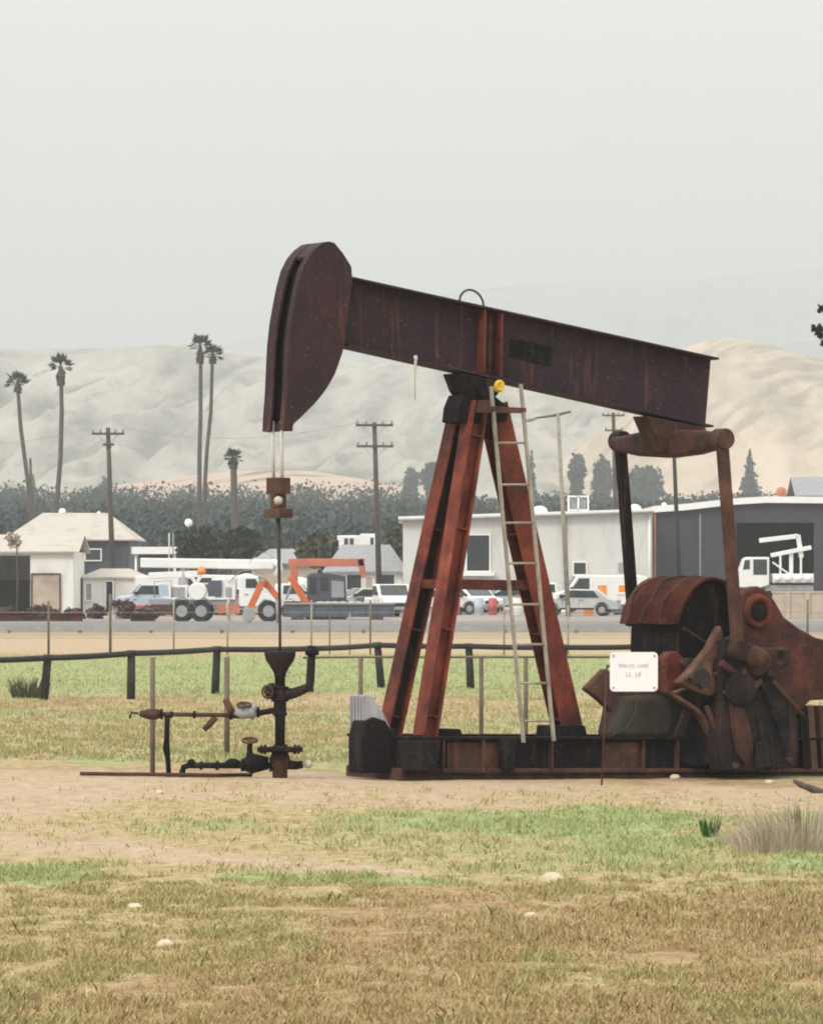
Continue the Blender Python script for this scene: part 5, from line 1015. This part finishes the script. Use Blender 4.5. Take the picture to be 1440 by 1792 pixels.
# ---- hills
def hill(name, Yf, Yr, prof, stops, fur, seed, wid=900, nx=520, ny=150, zfoot=8):
    xs = np.linspace(-wid, wid, nx); u = np.linspace(0, 1.25, ny); U_, X = np.meshgrid(u, xs, indexing='ij'); Yv = Yf+(Yr-Yf)*U_
    pxs = CX+xs/Yr*F; H = EYE-(np.interp(pxs, [p[0] for p in prof], [p[1] for p in prof])-HZ)/F*Yr
    k = np.ones(9)/9; H = np.convolve(np.pad(H, 4, mode='edge'), k, 'valid')
    sh = np.where(U_ <= 1, S(0, 1.12, U_)/S(0, 1.12, np.array(1.)), 1-.6*(U_-1)**1.3)
    wob = (fbm(X/140, U_*2, 3, seed)-.5)*140
    f1 = fbm((X+wob+U_*90)/120, U_*1.2+3, 4, seed+1, True)-.6; f2 = fbm((X-U_*60)/45, U_*3, 4, seed+2, True)-.6
    env = np.sin(np.pi*np.clip(U_, 0, 1)**.8)
    f3 = fbm((X+wob*.6-U_*160)/16, U_*5, 4, seed+3, True)-.6
    Z = zfoot+(H[None]-zfoot)*sh+(f1*fur*.38+f2*fur*.5+f3*fur*.2)*env*(H[None]/130)
    me = bpy.data.meshes.new(name); vv = np.stack([X, Yv, Z], -1).reshape(-1, 3); idx = np.arange(ny*nx).reshape(ny, nx)
    ff = np.stack([idx[:-1, :-1], idx[:-1, 1:], idx[1:, 1:], idx[1:, :-1]], -1).reshape(-1, 4)
    me.from_pydata(vv.tolist(), [], ff.tolist()); me.polygons.foreach_set('use_smooth', [True]*len(ff))
    f4 = fbm((X-U_*200)/7, U_*9, 3, seed+4, True)-.6; gl = np.clip(.5+(f2*.5+f3*.7+f4*.7+f1*.15)*2.3, 0, 1); aa = me.attributes.new('gully', 'FLOAT', 'POINT'); aa.data.foreach_set('value', gl.reshape(-1).astype(np.float32))
    m = noise_mat(name+'_grass', stops, scale=.012, detail=12, rough=.95, bump=.0, stretch=(1.6, .3, 1), rough_d=.74, spec=.1)
    nt = m.node_tree; b = nt.nodes['Principled BSDF']; src = b.inputs['Base Color'].links[0].from_socket; a_ = node(nt, 'ShaderNodeAttribute'); a_.attribute_name = 'gully'
    mr = node(nt, 'ShaderNodeMapRange'); nt.links.new(a_.outputs['Fac'], mr.inputs[0]); mr.inputs[1].default_value = .1; mr.inputs[2].default_value = .55; mr.inputs[3].default_value = .45 if name == 'golden_hill' else .75; mr.inputs[4].default_value = 0
    mx = node(nt, 'ShaderNodeMix', data_type='RGBA'); nt.links.new(mr.outputs[0], mx.inputs['Factor']); nt.links.new(src, mx.inputs['A']); mx.inputs['B'].default_value = (.10, .105, .075, 1); nt.links.new(mx.outputs['Result'], b.inputs['Base Color'])
    me.materials.append(m); o = bpy.data.objects.new(name, me); col.objects.link(o); o['kind'] = 'structure'
hill('hills', 1750, 3000, [(-2500, 700), (-900, 640), (-300, 618), (0, 611), (120, 610), (250, 607), (340, 604), (380, 608), (430, 616), (520, 624), (640, 631), (760, 640), (900, 650), (1100, 655), (1300, 640), (1440, 630), (1900, 600), (3000, 700)], [(.36, (.12, .125, .10)), (.45, (.26, .24, .20)), (.53, (.37, .335, .285)), (.66, (.47, .415, .365))], 70, 5)
hill('golden_hill', 1650, 2300, [(-2000, 1010), (300, 1005), (700, 960), (900, 880), (1040, 760), (1120, 670), (1180, 614), (1230, 595), (1285, 588), (1330, 598), (1390, 616), (1440, 632), (1600, 660), (2000, 640), (2600, 760), (4000, 900)], [(.36, (.26, .215, .15)), (.47, (.42, .335, .24)), (.57, (.53, .415, .31)), (.7, (.60, .47, .37))], 34, 9, wid=700)
hill('low_hill', 1500, 1760, [(-3000, 960), (-300, 880), (0, 872), (200, 850), (330, 834), (480, 815), (620, 835), (800, 870), (1100, 900), (1300, 880), (1600, 850), (2500, 900)], [(.3, (.34, .24, .19)), (.5, (.46, .32, .25)), (.7, (.50, .38, .31))], 5, 14, wid=600, zfoot=10)
hill('distant_hills', 4300, 5200, [(-3000, 640), (600, 640), (900, 655), (1150, 640), (1300, 612), (1380, 600), (1440, 594), (1560, 575), (1800, 600), (3000, 660)], [(.3, (.22, .22, .21)), (.7, (.32, .31, .29))], 30, 12, wid=2000)
hill('mountains', 6600, 8200, [(-4000, 600), (200, 640), (600, 560), (800, 510), (950, 494), (1100, 488), (1230, 486), (1330, 476), (1440, 470), (1700, 455), (2400, 520), (5000, 640)], [(.3, (.27, .27, .26)), (.7, (.36, .35, .33))], 60, 15, wid=3200)
# ---- orchard belt on the rising ground: far-off wood, one mass
N = 4000; ty = 450+650*rng.uniform(0, 1, N)**.9; tx = rng.uniform(-.28, .28, N)*ty
pxt = CX+tx/ty*F; hb_ = np.where((ty > 980) & (pxt < 700), rng.uniform(7, 9.5, N), rng.uniform(5, 7.5, N)); K = 95
c = np.stack([tx, ty, gzn(tx, ty)+hb_*.5], -1); r_ = np.stack([hb_*.55, hb_*.55, hb_*.5], -1)
cc = np.repeat(c, K, 0); rr = np.repeat(r_, K, 0); e = rng.normal(size=cc.shape); e /= np.linalg.norm(e, axis=1)[:, None]; p = cc+e*rr*rng.uniform(.55, 1.05, (len(cc), 1))
u_ = rng.normal(size=p.shape); u_ /= np.linalg.norm(u_, axis=1)[:, None]; w_ = np.cross(u_, rng.normal(size=p.shape)); w_ /= np.linalg.norm(w_, axis=1)[:, None]; sz = rng.uniform(.18, .42, (len(p), 1))
def fast_mesh(name, verts, nper, mat):
    n = len(verts)//nper; me = bpy.data.meshes.new(name); me.vertices.add(len(verts)); me.vertices.foreach_set('co', verts.astype(np.float32).reshape(-1))
    me.loops.add(len(verts)); me.loops.foreach_set('vertex_index', np.arange(len(verts), dtype=np.int32)); me.polygons.add(n); me.polygons.foreach_set('loop_start', np.arange(0, len(verts), nper, dtype=np.int32))
    me.update(calc_edges=True); me.materials.append(M[mat]); o = bpy.data.objects.new(name, me); col.objects.link(o); o['kind'] = 'stuff'; return o
P4 = np.stack([p-u_*sz-w_*sz*.7, p+u_*sz-w_*sz*.7, p+u_*sz+w_*sz*.7, p-u_*sz+w_*sz*.7], 1).reshape(-1, 3)
o = fast_mesh('treeline', P4, 4, 'treeleaf'); tag(o, 'hazy blue green orchard belt on the plain before the hills', 'orchard')
# ---- grass
def grass(name, n, pv0, pv1, hfun, wid, mat, keep, label, lean=.9, u0=-420, u1=1860):
    pu = rng.uniform(u0, u1, n); pv = pv0+(pv1-pv0)*rng.uniform(0, 1, n); Y = EYE*F/(pv-HZ)
    Y = Y*(1+rng.normal(0, .004, n)); x = (pu-CX)/F*Y
    d, g, b = masks(x, Y); cl = fbm(x*5, Y*2.2, 3, 44); k = rng.uniform(0, 1, n) < keep(d, g, b, cl); x, Y, cl = x[k], Y[k], cl[k]; n = len(x)
    z = gzn(x, Y)-.015; h = hfun(n)*(.45+1.1*cl); a = rng.uniform(0, 6.283, n); l = rng.uniform(.1, 1, n)*lean*h; w = wid*rng.uniform(.6, 1.3, n)
    base = np.stack([x, Y, z], -1); tip = base+np.stack([np.cos(a)*l, np.sin(a)*l, h], -1); mid = base+(tip-base)*.55+np.stack([-np.cos(a)*l*.18, -np.sin(a)*l*.18, h*.08], -1)
    b2 = rng.uniform(-.9, .9, n); s = np.stack([np.cos(b2)*w, np.sin(b2)*w, 0*w], -1)
    o = fast_mesh(name, np.stack([base-s, base+s, mid+s*.75, tip, mid-s*.75], 1).reshape(-1, 3), 5, mat); tag(o, label, 'grass')
def keep_fg(kind):
    def f(d, g, b, c):
        cover = (1-.9*d)*(S(.18, .42, c)*.8+.2); bb = .15+.6*S(.25, .6, b)
        return cover*(bb if kind == 'b' else (1-bb))
    return f
grass('dry_grass', 198000, 1548, 1830, lambda n: rng.uniform(.018, .06, n), .0055, 'drygrass', keep_fg('d'), 'straw coloured foreground grass in rough tufts')
grass('brown_grass', 198000, 1548, 1830, lambda n: rng.uniform(.015, .055, n), .0055, 'browngrass', keep_fg('b'), 'red brown withered foreground grass patches')
grass('olive_grass', 205000, 1535, 1830, lambda n: rng.uniform(.018, .055, n), .0055, 'olivegrass', lambda d, g, b, c: (1-.9*d)*(1-S(.2, .5, b))*S(.46, .6, c), 'olive green foreground tufts among the straw')
grass('tall_tufts', 21000, 1560, 1830, lambda n: rng.uniform(.05, .11, n), .0042, 'drygrass', lambda d, g, b, c: (1-d)*S(.6, .7, c), 'taller pale tufts standing above the foreground grass')
grass('green_grass', 119000, 1405, 1556, lambda n: rng.uniform(.025, .075, n), .006, 'greengrass', lambda d, g, b, c: g*(1-d)*(.3+.7*S(.3, .55, c)), 'short bright green grass on the strip by the dirt track')
grass('straw_grass', 79000, 1380, 1552, lambda n: rng.uniform(.02, .06, n), .0055, 'drygrass', lambda d, g, b, c: (1-g)*(1-.93*d)*S(.45, .65, c)*.7, 'thin straw coloured grass between the dirt and the green strip')
grass('field_grass', 198000, 1146, 1346, lambda n: rng.uniform(.025, .075, n), .008, 'fieldgrass', lambda d, g, b, c: (1-.95*d)*(.2+.6*S(.35, .6, c)), 'low yellow green field grass behind the pumpjack', .7)
# ================================================================== AIR, SKY, LIGHT
m = MB(); m.box((-3600, -60, -4), (3600, 8900, 560)); hz = build(m, 'haze', 'white'); hz['kind'] = 'stuff'
hm = bpy.data.materials.new('haze_air'); hm.use_nodes = True; nt = hm.node_tree
for n in list(nt.nodes): nt.nodes.remove(n)
out = node(nt, 'ShaderNodeOutputMaterial'); pv_ = node(nt, 'ShaderNodeVolumePrincipled'); pv_.inputs['Color'].default_value = (.92, .945, .95, 1); pv_.inputs['Density'].default_value = HAZE; pv_.inputs['Anisotropy'].default_value = 0
nt.links.new(pv_.outputs[0], out.inputs['Volume']); hz.data.materials.clear(); hz.data.materials.append(hm)
SUN_EL, SUN_AZ = R(38), R(-42)            # azimuth measured from +Y towards +X
wd = bpy.data.worlds.new("World"); sc.world = wd; wd.use_nodes = True; nt = wd.node_tree; bg_ = nt.nodes['Background']
sky = node(nt, 'ShaderNodeTexSky', sky_type='NISHITA'); sky.sun_disc = False; sky.sun_elevation = SUN_EL; sky.sun_rotation = SUN_AZ; sky.dust_density = 4; sky.air_density = 1.2
tc = node(nt, 'ShaderNodeTexCoord'); sx = node(nt, 'ShaderNodeSeparateXYZ'); nt.links.new(tc.outputs['Generated'], sx.inputs[0])
mr = node(nt, 'ShaderNodeMapRange'); pw = node(nt, 'ShaderNodeMath', operation='POWER'); pw.use_clamp = True; pw.inputs[1].default_value = 1.7; nt.links.new(sx.outputs['Z'], pw.inputs[0]); nt.links.new(pw.outputs[0], mr.inputs[0]); mr.inputs[1].default_value = 0; mr.inputs[2].default_value = 1; mr.inputs[3].default_value = SKY0; mr.inputs[4].default_value = SKY1
nn = node(nt, 'ShaderNodeTexNoise'); nn.inputs['Scale'].default_value = 2.2; nn.inputs['Detail'].default_value = 5; mp = node(nt, 'ShaderNodeMapping'); mp.inputs[3].default_value = (1, 1, 4); nt.links.new(tc.outputs['Generated'], mp.inputs[0]); nt.links.new(mp.outputs[0], nn.inputs['Vector'])
mr3 = node(nt, 'ShaderNodeMapRange'); nt.links.new(nn.outputs['Fac'], mr3.inputs[0]); mr3.inputs[1].default_value = .3; mr3.inputs[2].default_value = .7; mr3.inputs[3].default_value = .95; mr3.inputs[4].default_value = 1.05
mu = node(nt, 'ShaderNodeMath', operation='MULTIPLY'); nt.links.new(mr.outputs[0], mu.inputs[0]); nt.links.new(mr3.outputs[0], mu.inputs[1])
vm = node(nt, 'ShaderNodeVectorMath', operation='SCALE'); vm.inputs[0].default_value = (1.0, 1.0, .95); nt.links.new(mu.outputs[0], vm.inputs['Scale'])
mx = node(nt, 'ShaderNodeMix', data_type='RGBA'); mx.inputs['Factor'].default_value = .95; nt.links.new(sky.outputs[0], mx.inputs['A']); nt.links.new(vm.outputs[0], mx.inputs['B'])
nt.links.new(mx.outputs['Result'], bg_.inputs['Color']); bg_.inputs['Strength'].default_value = .1
sd = bpy.data.lights.new('sun', 'SUN'); so = bpy.data.objects.new('sun', sd); col.objects.link(so); sd.energy = 1.5; sd.angle = R(12); sd.color = (1, .95, .86)
dirv = V((math.sin(SUN_AZ)*math.cos(SUN_EL), math.cos(SUN_AZ)*math.cos(SUN_EL), math.sin(SUN_EL))); dirv.y = -abs(dirv.y)
so.rotation_euler = dirv.to_track_quat('Z', 'Y').to_euler(); so.location = (-40, -20, 60)
sky.sun_rotation = math.atan2(dirv.x, dirv.y)
vs = sc.view_settings; vs.view_transform = 'Standard'; vs.look = 'None'; vs.gamma = 1; vs.use_curve_mapping = False; vs.exposure = .27
sc.cycles.use_denoising = True; sc.cycles.filter_width = 2.0; sc.cycles.volume_bounces = 0; sc.cycles.max_bounces = 6
